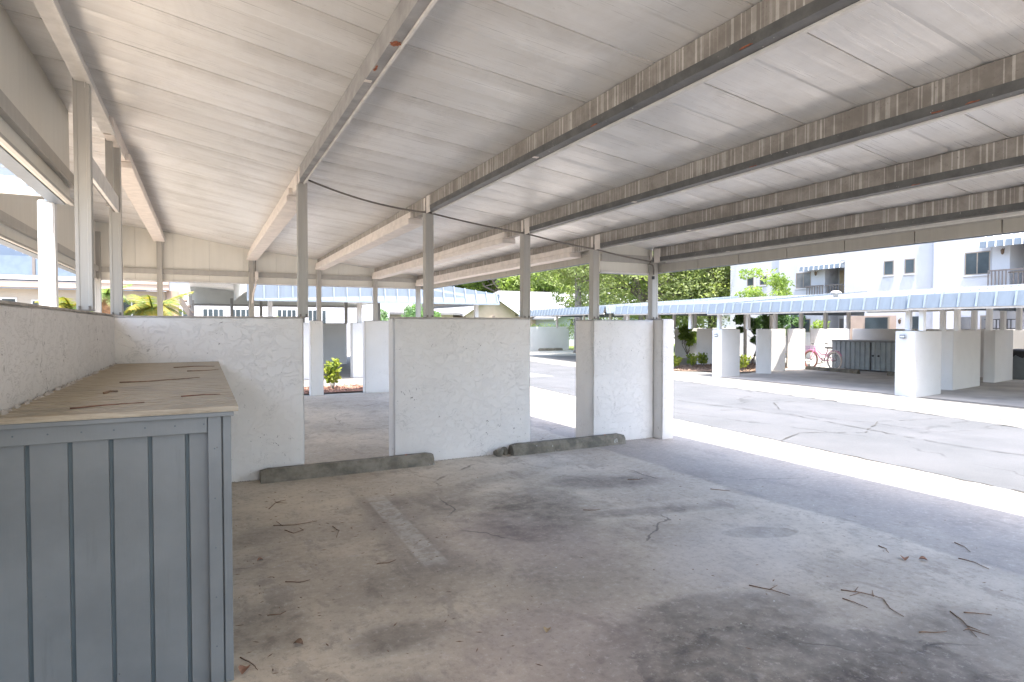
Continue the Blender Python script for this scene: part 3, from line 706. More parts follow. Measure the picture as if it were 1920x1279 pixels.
# rough mortar/debris strip along the wall junction
mb=MB(); rg=random.Random(4)
for i in range(150):
    y=rg.uniform(2.75,6.05); s=rg.uniform(.004,.016); x=-.664+rg.uniform(0,.014)
    leafp=[(x,y,1.126),(x+s,y+s*rg.uniform(.5,2.5),1.126),(x-.002,y+s*3,1.127),(x,y+s,1.128+s*.9)]
    mb.add(leafp,[(0,1,2),(0,3,1),(1,3,2),(2,3,0)])
o=mb.build('debris',M['cap']); tag(o,'crumbs of loose stucco along the wall at the back edge of the locker top','debris',kind='stuff')

# ------------------------------------------------------------ wheel stops
def wheelstop(x0,x1,y,label,h=.115,wd=.16,seed=1,zrot=0,group='concrete wheel stops',L=None):
    L=x1-x0; t=thing('wheel_stop',((x0+x1)/2,y,0),label,'wheel stop',group,rz=zrot)
    mb=MB(); n=24
    pr=[(-wd/2,0),(-wd/2+.012,h*.62),(-wd/2+.045,h),(wd/2-.045,h),(wd/2-.012,h*.62),(wd/2,0)]
    secs=[]
    for i in range(n+1):
        u=-L/2+L*i/n; sc=1 if 0<i<n else .9
        secs.append([(u+noise.noise(Vector((i,k,seed)))*.006,a*sc+noise.noise(Vector((i*.7,k,seed+5)))*.004,b*(1 if 0<i<n else .88)+(.002 if b else 0)+noise.noise(Vector((i*.8,k+9,seed)))*.004*(b>0)) for k,(a,b) in enumerate(pr)])
    m=len(pr)
    for s in secs: mb.v+=s
    for i in range(n):
        for k in range(m): mb.f.append((i*m+k,i*m+(k+1)%m,(i+1)*m+(k+1)%m,(i+1)*m+k))
    mb.f.append(tuple(range(m))); mb.f.append(tuple(n*m+k for k in range(m)))
    mb.build('stop_body',M['stop'],t,local=True,bevel=0)
    mb=MB()
    for sx in (L*.33,): mb.tube([(sx,0,h-.002),(sx,0,h+.006)],.014,8)
    mb.build('anchor_pin',M['rust'],t,local=True)
    return t
wheelstop(.46,2.14,6.03,'mossy grey concrete wheel stop with white spots below the left low wall gap',seed=2)
wheelstop(3.07,4.62,6.03,'grey-brown wheel stop beside concrete rubble in front of the pier wall',seed=6,wd=.17)
def rock(loc,r,seed,label,mat='stop',group='broken concrete lumps'):
    me=bpy.data.meshes.new('x'); bm=bmesh.new(); bmesh.ops.create_icosphere(bm,subdivisions=3,radius=1)
    rg=random.Random(seed); pl=[Vector((rg.gauss(0,1),rg.gauss(0,1),rg.gauss(0,.7))).normalized() for _ in range(9)]
    for v in bm.verts:
        d=v.co.normalized(); s=min([.75/max(.05,d.dot(p)) for p in pl if d.dot(p)>.3]+[1.15]); v.co=d*min(s,1.15)*(1+.06*noise.noise(d*4+Vector((seed,0,0))))
        v.co=Vector((v.co.x*r[0],v.co.y*r[1],max(v.co.z,-.75)*r[2]+.72*r[2]))
    bm.to_mesh(me); bm.free(); me.materials.append(M[mat]); o=bpy.data.objects.new('concrete_chunk',me); COL.objects.link(o); o.location=loc; tag(o,label,'rubble',group)
rock((2.92,6.03,0),(.065,.05,.05),3,'larger broken concrete lump left of the pier-wall wheel stop')
rock((3.01,6.07,0),(.04,.035,.055),5,'small upright concrete lump touching the end of the wheel stop')

# ------------------------------------------------------------ litter: twigs, leaves
def twig(pts,r,label,mat='twig',z=0,group='dry twigs on the parking floor',branch=None):
    P=[Vector((x,y,z+r*(.9+.5*abs(math.sin(i*1.3))))) for i,(x,y) in enumerate(pts)]
    Q=[]
    for a,b in zip(P,P[1:]):
        for k in range(4): Q.append(a.lerp(b,k/4)+Vector((noise.noise(a*9+Vector((k,0,0)))*.006,noise.noise(a*7+Vector((0,k,0)))*.006,0)))
    Q.append(P[-1]); mb=MB().tube(Q,[r*(1-.6*i/len(Q)) for i in range(len(Q))],6)
    if branch:
        for br in branch: mb.tube([Vector((x,y,z+r)) for x,y in br],[r*.8,r*.4] if len(br)==2 else [r*.8,r*.6,r*.3],5)
    o=mb.build('twig',M[mat],smooth=True); tag(o,label,'twig',group); return o
T=[([(2.70,2.37),(2.76,2.27),(2.79,2.18)],[[(2.75,2.28),(2.84,2.30)]],'forked brown twig, leftmost of the twigs on the grey floor at lower right'),
 ([(3.10,2.10),(3.17,2.02),(3.20,1.93)],[[(3.14,2.05),(3.22,2.08)],[(3.16,2.03),(3.07,2.03)],[(3.18,1.97),(3.25,2.02)]],'cluster of several crossing thin twigs right of the forked twig'),
 ([(3.19,1.92),(3.12,1.85),(3.09,1.76)],None,'straight twig pointing towards the viewer below the crossing cluster'),
 ([(3.01,2.03),(3.02,1.97),(3.02,1.90)],None,'short bare twig between the forked twig and the crossing cluster'),
 ([(3.36,1.69),(3.30,1.60),(3.19,1.49)],[[(3.27,1.57),(3.27,1.51)],[(3.25,1.55),(3.20,1.55)],[(3.24,1.54),(3.26,1.47)]],'twig with a ragged fibrous tuft at its lower end, far lower right'),
 ([(3.41,1.65),(3.46,1.61),(3.50,1.57)],None,'short straight twig right of the ragged tufted twig'),
 ([(3.00,1.64),(3.06,1.60),(3.12,1.58)],None,'small curved twig left of the ragged tufted twig'),
 ([(3.95,2.42),(3.93,2.36),(3.88,2.31)],None,'tiny dark twig above the two dry red leaves'),
 ([(4.18,2.06),(4.19,1.98),(4.15,1.88)],None,'long thin twig near the right edge, beside the darker band'),
 ([(4.46,2.22),(4.43,2.15),(4.36,2.08)],None,'bent twig on the darker band near the right edge'),
 ([(.44,4.66),(.58,4.60),(.74,4.62)],[[(.5,4.62),(.47,4.75)]],'long curved tan twig on the warm floor right of the locker'),
 ([(.50,4.52),(.55,4.42),(.62,4.46),(.60,4.52)],None,'looped dry frond strip just below the long tan twig'),
 ([(.45,5.10),(.52,5.26),(.60,5.30)],[[(.52,5.26),(.60,5.2)]],'thin branching twig near the first wheel stop'),
 ([(.82,4.45),(.84,4.33),(.80,4.20)],None,'single hooked twig between the locker and the worn stripe'),
 ([(.40,3.60),(.47,3.55),(.53,3.56)],None,'short brown twig below the looped strip near the locker'),
 ([(.93,3.62),(1.0,3.60),(1.05,3.63)],None,'thin twig on the floor left of the worn stripe end'),
 ([(.27,3.22),(.33,3.20),(.36,3.22)],None,'dark short twig close to the locker corner'),
 ([(.13,2.86),(.17,2.79),(.19,2.72)],None,'curled reddish twig at the foot of the locker corner'),
 ([(2.65,3.95),(2.72,3.90),(2.78,3.90)],None,'tiny twig on the dark oil stain'),
 ([(3.55,4.55),(3.63,4.50),(3.70,4.51)],None,'tiny twig behind the dark oil stain towards the pier'),
 ([(4.0,3.95),(4.06,3.86),(4.10,3.82)],None,'small twig in the middle of the floor towards the driveway')]
for p,b,l in T: twig(p,.0031,l,branch=b)
for p,l in (([(-.33,3.28),(-.12,3.33),(.0,3.38)],'long red-brown frond strip near the front edge of the locker top'),([(-.42,4.60),(-.3,4.52),(-.15,4.60),(-.05,4.68)],'long curved strip across the middle of the locker top'),
            ([(-.05,3.42),(.03,3.44),(.09,3.44)],'short reddish strip by the front right of the locker top')):
    tw=None
twig([(-.46,2.86),(-.36,2.90),(-.22,2.94)],.0035,'long red-brown frond strip near the front edge of the locker top','redtwig',1.127,'dry strips on the locker top')
twig([(-.42,4.05),(-.30,4.02),(-.12,4.12),(-.02,4.2)],.0045,'long curved strip across the middle of the locker top','twig',1.127,'dry strips on the locker top')
twig([(-.09,3.12),(.0,3.14),(.07,3.13)],.0035,'short reddish strip by the front right of the locker top','redtwig',1.127,'dry strips on the locker top')
twig([(-.42,3.42),(-.40,3.47),(-.37,3.46),(-.38,3.5)],.006,'small knotted brown curl left of centre on the locker top','twig',1.127,'dry strips on the locker top')
twig([(-.2,5.3),(-.05,5.35),(.08,5.3)],.0045,'thin strip near the back of the locker top','twig',1.127,'dry strips on the locker top')
twig([(-.1,4.85),(.02,4.82),(.1,4.9)],.004,'small strip at the back right of the locker top','twig',1.127,'dry strips on the locker top')
def leafo(x,y,s,label,mat='leaf_dry',az=0,z=0,cat='leaf'):
    mb=MB(); mb.open=True; n=7
    for i in range(n):
        u=i/(n-1); w_=s*.4*math.sin(math.pi*u)**.8; c=.25*s*math.sin(math.pi*u)
        for k in (-1,0,1): mb.v.append((u*s-s/2,k*w_,c*.5+abs(k)*w_*.6+.003))
    for i in range(n-1):
        for k in (0,1): a=i*3+k; mb.f.append((a,a+1,a+4,a+3))
    mb.xf(Matrix.Rotation(az,4,'Z')); o=mb.build('dry_leaf',M[mat],smooth=True); o.location=(x,y,z); tag(o,label,cat,'dry leaves on the parking floor')
leafo(3.86,2.20,.06,'left of two curled red-brown leaves on the grey floor',az=.6)
leafo(3.95,2.14,.05,'right of two curled red-brown leaves on the grey floor',az=2.2)
leafo(1.44,2.45,.045,'pale tan folded leaf at bottom centre of the floor','leaf_tan',az=.9)
leafo(.37,2.86,.05,'dark curled leaf right of the locker at lower left','twig',az=2.5)
leafo(.14,2.74,.06,'red curled leaf at the foot of the locker','leaf_dry',az=1.2)
leafo(.30,4.0,.04,'small brown leaf beside the locker halfway back','leaf_dry',az=.2)
mb=MB(); rg=random.Random(11)
for i in range(300):
    if i<200: x=rg.uniform(.14,1.6); y=2.2+rg.random()**.8*3.4
    else: x=rg.uniform(1.2,5); y=rg.uniform(1.2,5.6)
    s=rg.uniform(.003,.009); a=rg.uniform(0,6.28); h=s*.3; L=s*rg.uniform(1,3)
    c,sn=math.cos(a),math.sin(a)
    q=[(x-c*L,y-sn*L,.001),(x+sn*s*.5,y-c*s*.5,.001),(x+c*L,y+sn*L,.001),(x-sn*s*.5,y+c*s*.5,.001),(x,y,.001+h)]
    mb.add(q,[(0,1,4),(1,2,4),(2,3,4),(3,0,4),(3,2,1,0)])
o=mb.build('litter',M['twig']); tag(o,'tiny brown plant crumbs scattered over the concrete floor','litter',kind='stuff')
mb=MB()
for i in range(26):
    x=rg.uniform(.14,4.6); y=rg.uniform(1.6,5.6); s=rg.uniform(.004,.009); a=rg.uniform(0,6); 
    mb.add([(x-s,y,.001),(x,y-s*.6,.001),(x+s,y+s*.3,.001),(x,y+s,.001),(x,y,.004)],[(0,1,4),(1,2,4),(2,3,4),(3,0,4),(3,2,1,0)])
o=mb.build('paint_chips',M['chip']); tag(o,'white paint flakes scattered on the concrete floor','paint flakes',kind='stuff')

# ------------------------------------------------------------ mulch bed, shrub behind
mb=MB(); rg=random.Random(3)
def mulchbed(name,pts,n,label,z=.0,seed=1,hh=.05):
    rg=random.Random(seed); xs=[p[0] for p in pts]; ys=[p[1] for p in pts]
    def inside(x,y):
        c=False; j=len(pts)-1
        for i in range(len(pts)):
            if (pts[i][1]>y)!=(pts[j][1]>y) and x<(pts[j][0]-pts[i][0])*(y-pts[i][1])/(pts[j][1]-pts[i][1])+pts[i][0]: c=not c
            j=i
        return c
    mb=MB(); mb.add([(x,y,z+.02) for x,y in pts],[tuple(range(len(pts)))]); k=0
    while k<n:
        x=rg.uniform(min(xs),max(xs)); y=rg.uniform(min(ys),max(ys))
        if not inside(x,y): continue
        k+=1; s=rg.uniform(.015,.05); a=rg.uniform(0,6.28); c,sn=math.cos(a)*s,math.sin(a)*s; zz=z+.02; t=rg.uniform(.2,1)*hh
        mb.add([(x-c,y-sn,zz),(x+sn*.35,y-c*.35,zz+t),(x+c,y+sn,zz+t*.3),(x-sn*.35,y+c*.35,zz+t*.6)],[(0,1,2,3)])
    mb.open=True; o=mb.build(name,M['mulch' if seed==1 else 'mulch_pale']); tag(o,label,'mulch',kind='stuff')
mulchbed('mulch',[(-3,13.3),(5.2,13.3),(5.0,14.7),(-3,14.7)],2600,'strip of red-brown wood mulch behind the rear low walls')
mulchbed('mulch',[(13.4,14.9),(15.0,13.3),(19.5,14.6),(19.5,16.4),(14.4,16.8)],2600,'reddish mulch bed with small bushes between the carports',seed=2)
shrub('shrub',(2.62,14.1,.02),.72,.24,M['shrubleaf'],'yellow-green leafy shrub growing in mulch behind the first wall gap',n=560,seed=3,leaf=.035)
for i,(x,y,h,m,l) in enumerate([(14.0,15.5,.42,'shrubleaf','small bright bush, leftmost of the three beside the driveway edge'),(15.0,15.75,.45,'shrubleaf','small bright bush, middle of the three beside the driveway edge'),(15.9,16.1,.5,'shrubleaf','small bright bush close to the wall carrying the plate'),
      (15.25,13.75,.48,'shrubleaf','dark-stemmed bush between the plated wall and the first stucco pier'),(16.45,13.95,.5,'shrubleaf','spreading bush between the first and second stucco piers'),(17.7,14.3,.52,'orangeleaf','orange-tinged bush between the second and third stucco piers'),
      (20.2,15.6,.7,'shrubleaf','yellowish bush in a teal pot seen left of the bicycle')]):
    shrub('bush',(x,y,.02 if i<6 else .3),h,.2,M[m],l,'low bushes among the carports',n=260,seed=20+i,leaf=.04,cat='bush')
pt=MB().tube([(20.2,15.6,.0),(20.2,15.6,.32)],[.2,.26],16).build('plant_pot',M['teal']); tag(pt,'teal round plant pot left of the bicycle','plant pot')

# ------------------------------------------------------------ generic far carport
def dirs(a): return Vector((math.cos(a),math.sin(a),0))
def far_carport(p0,p1,depth,zb,slope,label,nb=2,posts=(),h_m=.25,end0=True,end1=True,group='carports across the driveway'):
    """front edge runs p0->p1; the roof rises away from the drive on the right-hand normal"""
    p0=Vector((*p0,0)); p1=Vector((*p1,0)); u=(p1-p0).normalized(); L=(p1-p0).length; n=Vector((-u.y,u.x,0))
    if n.x<0: n=-n
    t=thing('carport',tuple(p0+u*L/2+n*depth/2),label,'carport',group)
    def W(a,b,z): q=p0+u*a+n*b; return (q.x,q.y,z)
    zt=zb+h_m
    d=MB(); d.hexa([W(0,0,zt-.06),W(L,0,zt-.06),W(L,depth,zt-.06+slope*depth),W(0,depth,zt-.06+slope*depth),W(0,0,zt),W(L,0,zt),W(L,depth,zt+slope*depth),W(0,depth,zt+slope*depth)])
    d.build('roof_deck',M['blue_roof'],t)
    c=MB(); c.hexa([W(.03,.03,zt-.075),W(L-.03,.03,zt-.075),W(L-.03,depth-.03,zt-.075+slope*depth),W(.03,depth-.03,zt-.075+slope*depth),W(.03,.03,zt-.062),W(L-.03,.03,zt-.062),W(L-.03,depth-.03,zt-.062+slope*depth),W(.03,depth-.03,zt-.062+slope*depth)])
    c.build('ceiling',M['wrap'],t)
    # front mansard: leaning panels, ribs, inner face board
    m=MB(); m.hexa([W(0,-.10,zb),W(L,-.10,zb),W(L,-.07,zb-.0),W(0,-.07,zb),W(0,-.03,zt+.02),W(L,-.03,zt+.02),W(L,-.001,zt+.02),W(0,-.001,zt+.02)])
    r=MB(); k=.04
    while k<L-.02:
        r.hexa([W(k,-.135,zb+.005),W(k+.022,-.135,zb+.005),W(k+.02,-.102,zb+.005),W(k,-.102,zb+.005),W(k,-.075,zt+.03),W(k+.02,-.075,zt+.03),W(k+.02,-.032,zt+.03),W(k,-.032,zt+.03)]); k+=.305
    m.join(r).build('mansard',[M['blue'],M['rib']],t)
    g=MB(); g.hexa([W(0,-.068,zb-.035),W(L,-.068,zb-.035),W(L,-.03,zb-.035),W(0,-.03,zb-.035),W(0,-.068,zb+.02),W(L,-.068,zb+.02),W(L,-.03,zb+.02),W(0,-.03,zb+.02)]); g.build('soffit_edge',M['wrap'],t)
    for e,on in ((0,end0),(L,end1)):
        if not on: continue
        s=-1 if e==0 else 1; a,b=sorted((e,e+s*.1))
        q=MB(); q.hexa([W(e+s*.10,0,zb),W(e+s*.12,0,zb),W(e+s*.12,depth,zb),W(e+s*.10,depth,zb),W(e+s*.001,0,zt+.02),W(e+s*.021,0,zt+.02),W(e+s*.021,depth,zt+.02+slope*depth),W(e+s*.001,depth,zt+.02+slope*depth)])
        r=MB(); k=.1
        while k<depth:
            z1=zt+.03+slope*k
            r.hexa([W(e+s*.122,k,zb),W(e+s*.15,k,zb),W(e+s*.15,k+.03,zb),W(e+s*.122,k+.03,zb),W(e+s*.023,k,z1),W(e+s*.05,k,z1),W(e+s*.05,k+.03,z1),W(e+s*.023,k+.03,z1)]); k+=.34
        q.join(r).build('end_skirt',[M['blue'],M['rib']],t)
    bk=MB(); bk.hexa([W(0,depth+.002,zb+.1),W(L,depth+.002,zb+.1),W(L,depth+.03,zb+.1),W(0,depth+.03,zb+.1),W(0,depth+.002,zt+slope*depth),W(L,depth+.002,zt+slope*depth),W(L,depth+.03,zt+slope*depth),W(0,depth+.03,zt+slope*depth)]); bk.build('back_skirt',M['skirt'],t)
    # beams and posts
    nb_=max(2,int(depth/1.25))
    for i in range(nb_+1):
        b=.1+(depth-.25)*i/nb_; z=zt-.078+slope*b
        MB().hexa([W(.04,b,z-.13),W(L-.04,b,z-.13),W(L-.04,b+.06,z-.13),W(.04,b+.06,z-.13),W(.04,b,z-.002),W(L-.04,b,z-.002),W(L-.04,b+.06,z+.001),W(.04,b+.06,z+.001)]).build('beam',M['wrap'],t)
    for (a,b,z0) in posts:
        h=.045; z1=zt-.09+slope*b
        MB().hexa([W(a-h,b-h,z0),W(a+h,b-h,z0),W(a+h,b+h,z0),W(a-h,b+h,z0),W(a-h,b-h,z1),W(a+h,b-h,z1),W(a+h,b+h,z1),W(a-h,b+h,z1)]).build('post',M['post_white'],t)
    return t,W,u,n
HW=1.35
# carport 0 (right edge), 1 (middle), 2 and 3 receding
P=[(k,.2+1.2*j,HW) for k in (.15,) for j in range(5)]
far_carport((12.78,7.28),(12.5,-2.0),7.6,1.80,.078,'blue-skirted carport across the driveway at the right edge, behind the plated pier',posts=P,end0=False)
P=[(5.35,.3+1.25*j,HW) for j in range(5)]+[(.15,.25+1.15*j,HW) for j in range(6)]
far_carport((12.9,12.85),(12.87,7.3),7.2,1.79,.078,'middle blue-skirted carport across the driveway, sheltering the pink bicycle',posts=P)
P=[(.3,.3+1.3*j,HW) for j in range(4)]+[(3.0,.3+1.6*j,HW) for j in range(4)]+[(2.0,5,0)]
far_carport((13.25,17.7),(14.0,13.3),6.5,1.86,.078,'blue-skirted carport just beyond the plated white wall',posts=P)
P=[(.3,.3+1.5*j,HW) for j in range(4)]+[(6.5,.3+1.6*j,HW) for j in range(4)]+[(3.4,2,0),(3.4,5,0)]
far_carport((13.9,26.2),(13.0,18.0),6.,1.90,.078,'farthest blue-skirted carport, low in front of the pale gabled house',posts=P)

def wallq(pts,h,label,mat='stucco_far',cat='low wall',name='low_wall',group='low walls across the driveway'):
    """vertical wall from a footprint of 4 ground points"""
    mb=MB(); mb.hexa([(x,y,-.02) for x,y in pts]+[(x,y,h) for x,y in pts]); o=mb.build(name,M[mat],bevel=.012,bseg=2); tag(o,label,cat,group); return o
def wl(x,y,L,a,th,h,label,**k):
    u=dirs(a); n=Vector((-u.y,u.x,0)); p=Vector((x,y,0)); q=[p,p+u*L,p+u*L+n*th,p+n*th]; return wallq([(v.x,v.y) for v in q],h,label,**k)
A1=R(9)
wallq([(12.74,7.13),(14.02,7.30),(13.98,7.80),(12.98,7.66)],HW-.01,'broad white block pier with a grey plate, standing between the two nearest far carports')
wl(15.0,7.57,1.75,A1,.24,HW,'grey-shaded partition wall just right of the broad plated pier')
wl(17.95,8.1,1.45,A1,.24,HW,'short shaded partition wall between the plated pier group and the trash bin')
wallq([(20.7,9.3),(20.3,5.5),(20.5,5.5),(20.9,9.3)],HW,'beige back wall behind the grey trash bin')
wallq([(13.06,12.52),(13.9,12.62),(13.95,12.86),(12.98,12.80)],HW,'white end wall with a small plate at the left of the bicycle carport')
wl(15.05,13.02,.42,R(-42),.22,HW,'first slim stucco pier right of the white end wall')
wl(16.35,13.62,.46,R(-42),.22,HW,'second slim stucco pier right of the white end wall')
wl(17.85,14.15,.55,R(-42),.22,HW,'third slim stucco pier, left of the potted bush')
wl(19.55,14.55,1.2,R(-58),.2,HW,'pale wall panel behind the front wheel of the bicycle')
wallq([(20.05,13.3),(19.6,8.9),(19.8,8.9),(20.25,13.3)],HW,'beige back wall behind the long grey locker')
wl(16.6,17.15,1.4,R(-50),.2,HW,'bright wall beyond the small bushes, left of the plated end wall')
wl(19.0,21.0,1.2,R(-46),.2,HW,'shaded far wall left of the tall leafy plant',)
wl(20.7,20.4,1.0,R(-46),.2,HW,'shaded far wall right of the tall leafy plant')
wl(16.9,30.9,2.9,R(4),.2,1.40,'plain far wall with a wheel stop, framed by the gap beside the pier wall')
wheelstop(17.4,19.0,30.6,'distant wheel stop at the foot of the far plain wall',seed=9,h=.14)
# wheel stops of the bicycle carport
ws=wheelstop(-1,1,0,'grey wheel stop in front of the pink bicycle',seed=12); ws.location=(17.75,12.45,0); ws.rotation_euler=(0,0,R(82))
ws=wheelstop(-.8,.8,0,'brown wheel stop half hidden beside the plated block pier',seed=13); ws.location=(17.7,9.9,0); ws.rotation_euler=(0,0,R(82))
# far carport locker with ribbed doors
fl=thing('storage_locker',(19.2,11.7,0),'long grey-blue ribbed locker with two small knobs, behind the bicycle','locker')
x=18.85; y0,y1=10.6,13.1
prof=[]; y=y0
while y<y1: prof+=[(x,y),(x,y+.085),(x+.03,y+.1),(x+.03,y+.15)]; y+=.165
prof+=[(x+.7,y1),(x+.7,y0)]
MB().prism([(a,b,0) for a,b in prof],(0,0,.04),(0,0,.93)).build('ribbed_front',M['locker_far'],fl)
MB().box(x-.04,x+.74,y0-.03,y1+.1,.932,.98).build('lid',M['locker'],fl)
MB().box(x-.012,x-.001,11.86,11.885,.05,.92).build('door_gap',M['black'],fl)
for yy in (11.80,12.02 if False else 11.62): MB().tube([(x-.03,yy,.5),(x,yy,.5)],.03,8).build('knob',M['black'],fl)
# plates on the piers
def plate(x,y,z,a,label):
    t=thing('number_plate',(x,y,z),label,'plate','small plates on the pier walls',rz=a)
    MB().box(-.012,0,-.085,.085,-.04,.04).build('backing',M['bin'],t,local=True,bevel=.006,bseg=1); MB().box(-.016,-.0125,-.06,.06,-.015,.015).build('face',M['chip'],t,local=True)
plate(12.83,7.42,1.23,R(-24),'small grey plate on the broad block pier')
plate(12.99,12.66,1.18,R(-16),'small grey plate on the white end wall left of the bicycle')
# trash bin
tb=thing('trash_bin',(19.9,8.35,0),'grey trash bin with a black bag over its rim, at the right edge','trash bin')
def frustum(cx,cy,z0,z1,a0,a1,b0=None,b1=None):
    b0=b0 or a0; b1=b1 or a1
    return MB().hexa([(cx-a0,cy-b0,z0),(cx+a0,cy-b0,z0),(cx+a0,cy+b0,z0),(cx-a0,cy+b0,z0),(cx-a1,cy-b1,z1),(cx+a1,cy-b1,z1),(cx+a1,cy+b1,z1),(cx-a1,cy+b1,z1)])
frustum(19.9,8.35,.0,.72,.24,.30).build('bin_body',M['bin'],tb,bevel=.02)
bg_=MB(); nn=28
for i in range(nn):
    a=2*math.pi*i/nn; c,s=math.cos(a),math.sin(a); q=1/max(abs(c),abs(s)); 
    for zz,rr in ((.72-.10-.05*math.sin(i*2.1),.335),(.74,.34),(.80,.27+.02*math.sin(i*3)),(.82,.1)): bg_.v.append((19.9+c*min(q,1.25)*rr,8.35+s*min(q,1.25)*rr,zz))
for i in range(nn):
    for k in range(3): a=i*4+k; b=((i+1)%nn)*4+k; bg_.f.append((a,b,b+1,a+1))
bg_.f.append(tuple(i*4+3 for i in range(nn))); bg_.open=False; bg_.build('bag',M['black'],tb,smooth=True)
# bicycle ------------------------------------------------
bk=thing('bicycle',(18.35,13.2,0),'pink cruiser bicycle with cream tyres and front basket, parked before the grey locker','bicycle',rz=R(80))
# local: +x forward, wheels in xz plane
Rw=.31
def wheel(cx,tm):
    wobj=MB().ring((cx,0,Rw),Rw-.025,.024,((1,0,0),(0,0,1)),32,8).build('wheel',M[tm],bk,smooth=True,local=True)
    MB().ring((cx,0,Rw),Rw-.055,.010,((1,0,0),(0,0,1)),32,6).build('rim',M['chrome'],wobj,smooth=True,local=True)
    sp=MB()
    for i in range(18):
        a=2*math.pi*i/18; sp.tube([(cx,.02*(-1)**i,Rw),(cx+math.cos(a)*(Rw-.055),0,Rw+math.sin(a)*(Rw-.055))],.0022,4)
    sp.tube([(cx,-.04,Rw),(cx,.04,Rw)],.02,8); sp.build('spoke',M['chrome'],wobj,local=True)
wheel(.50,'tyre_red'); wheel(-.50,'tyre_cream')
fr=MB(); 
fr.tube([(-.08,0,.30),(-.17,0,.52),(-.22,0,.66)],.016,8); fr.tube([(-.08,0,.30),(.08,0,.36),(.30,0,.60),(.335,0,.66)],.02,8); fr.tube([(-.15,0,.50),(.05,0,.50),(.32,0,.70)],.015,8)
fr.tube([(.345,0,.60),(.31,0,.78)],.02,8)
for s in (-1,1): fr.tube([(-.08,s*.03,.30),(-.5,s*.05,Rw)],.010,6); fr.tube([(-.16,s*.03,.52),(-.5,s*.05,Rw)],.009,6)
fr.build('frame',M['pink'],bk,smooth=True,local=True)
fk=MB()
for s in (-1,1): fk.tube([(.345,s*.045,.60),(.40,s*.05,.45),(.50,s*.05,Rw)],.011,6)
fk.tube([(.345,-.045,.60),(.345,.045,.60)],.013,6); fk.build('fork',M['pink'],bk,smooth=True,local=True)
hb=MB().tube([(.16,-.28,.86),(.22,-.25,.88),(.32,-.08,.84),(.32,.08,.84),(.22,.25,.88),(.16,.28,.86)],.011,8); hb.tube([(.31,0,.76),(.32,0,.84)],.012,8); hb.build('handlebar',M['chrome'],bk,smooth=True,local=True)
for s in (-1,1): MB().tube([(.17,s*.28,.862),(.08,s*.29,.84)],.017,8).build('grip',M['black'],bk,local=True)
MB().prism([(-.36,-.07,0),(-.36,.07,0),(-.22,.05,0),(-.10,.018,0),(-.10,-.018,0),(-.22,-.05,0)],(0,0,.70),(0,0,.75)).build('saddle',M['black'],bk,bevel=.012,local=True)
MB().tube([(-.21,0,.64),(-.225,0,.705)],.012,8).build('seat_post',M['chrome'],bk,local=True)
bs=MB(); 
for zz,w_ in ((.62,.10),(.69,.12),(.76,.14)):
    for a,b in (((.42,-w_),(.62,-w_)),((.62,-w_),(.62,w_)),((.62,w_),(.42,w_)),((.42,w_),(.42,-w_))): bs.tube([(a[0],a[1],zz),(b[0],b[1],zz)],.006,5)
for i in range(6):
    for s in (-1,1): bs.tube([(.42+.04*i,s*.10,.62),(.42+.04*i,s*.14,.76)],.004,4)
    bs.tube([(.62,-.1+.04*i,.62),(.62,-.14+.056*i,.76)],.004,4); bs.tube([(.42+.04*i,-.1,.62),(.42+.04*i,.1,.62)],.003,4)
bs.build('basket',M['purple'],bk,local=True)
for cx in (.5,-.5): MB().ring((cx,0,Rw),Rw+.02,.014,((1,0,0),(0,0,1)),20,6,R(20),R(150)).build('mudguard',M['pink'],bk,smooth=True,local=True)
ck=MB().ring((-.08,.05,.30),.085,.010,((1,0,0),(0,0,1)),20,5); ck.tube([(-.08,.07,.30),(.02,.07,.20)],.009,5); ck.tube([(-.08,-.07,.30),(-.18,-.07,.40)],.009,5); ck.tube([(-.08,-.07,.3),(-.08,.07,.3)],.014,6)
ck.box(.0,.07,.06,.15,.19,.21); ck.box(-.22,-.15,-.15,-.06,.39,.41); ck.build('crank',M['black'],bk,local=True)
rk=MB(); 
for s in (-1,1): rk.tube([(-.25,s*.06,.64),(-.68,s*.06,.64)],.007,5); rk.tube([(-.62,s*.06,.64),(-.5,s*.06,Rw)],.006,5)
for k in range(4): rk.tube([(-.3-.11*k,-.06,.64),(-.3-.11*k,.06,.64)],.005,4)
rk.build('rear_rack',M['chrome'],bk,local=True)
MB().tube([(-.1,.05,.28),(-.02,.2,.0)],.009,5).build('kickstand',M['chrome'],bk,local=True)

# ------------------------------------------------------------ carport beyond the mulch (centre)
cm=thing('carport',(4.3,19,0),'blue-skirted carport standing beyond the mulch strip, seen over the low walls','carport')
def zM(x): return 2.40+.125*(7.75-x)
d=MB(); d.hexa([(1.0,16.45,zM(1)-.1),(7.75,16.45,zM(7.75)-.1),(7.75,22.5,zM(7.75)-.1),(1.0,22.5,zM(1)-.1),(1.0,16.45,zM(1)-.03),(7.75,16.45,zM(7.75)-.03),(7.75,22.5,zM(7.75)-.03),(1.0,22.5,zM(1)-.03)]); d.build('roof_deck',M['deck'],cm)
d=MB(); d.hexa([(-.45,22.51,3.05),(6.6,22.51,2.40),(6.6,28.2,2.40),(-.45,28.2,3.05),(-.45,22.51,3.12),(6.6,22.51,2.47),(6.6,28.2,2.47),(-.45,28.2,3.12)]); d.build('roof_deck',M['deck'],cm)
d=MB(); d.hexa([(-.45,18.6,3.05),(.99,18.6,2.92),(.99,22.5,2.92),(-.45,22.5,3.05),(-.45,18.6,3.12),(.99,18.6,2.99),(.99,22.5,2.99),(-.45,22.5,3.12)]); d.build('roof_deck',M['deck'],cm)
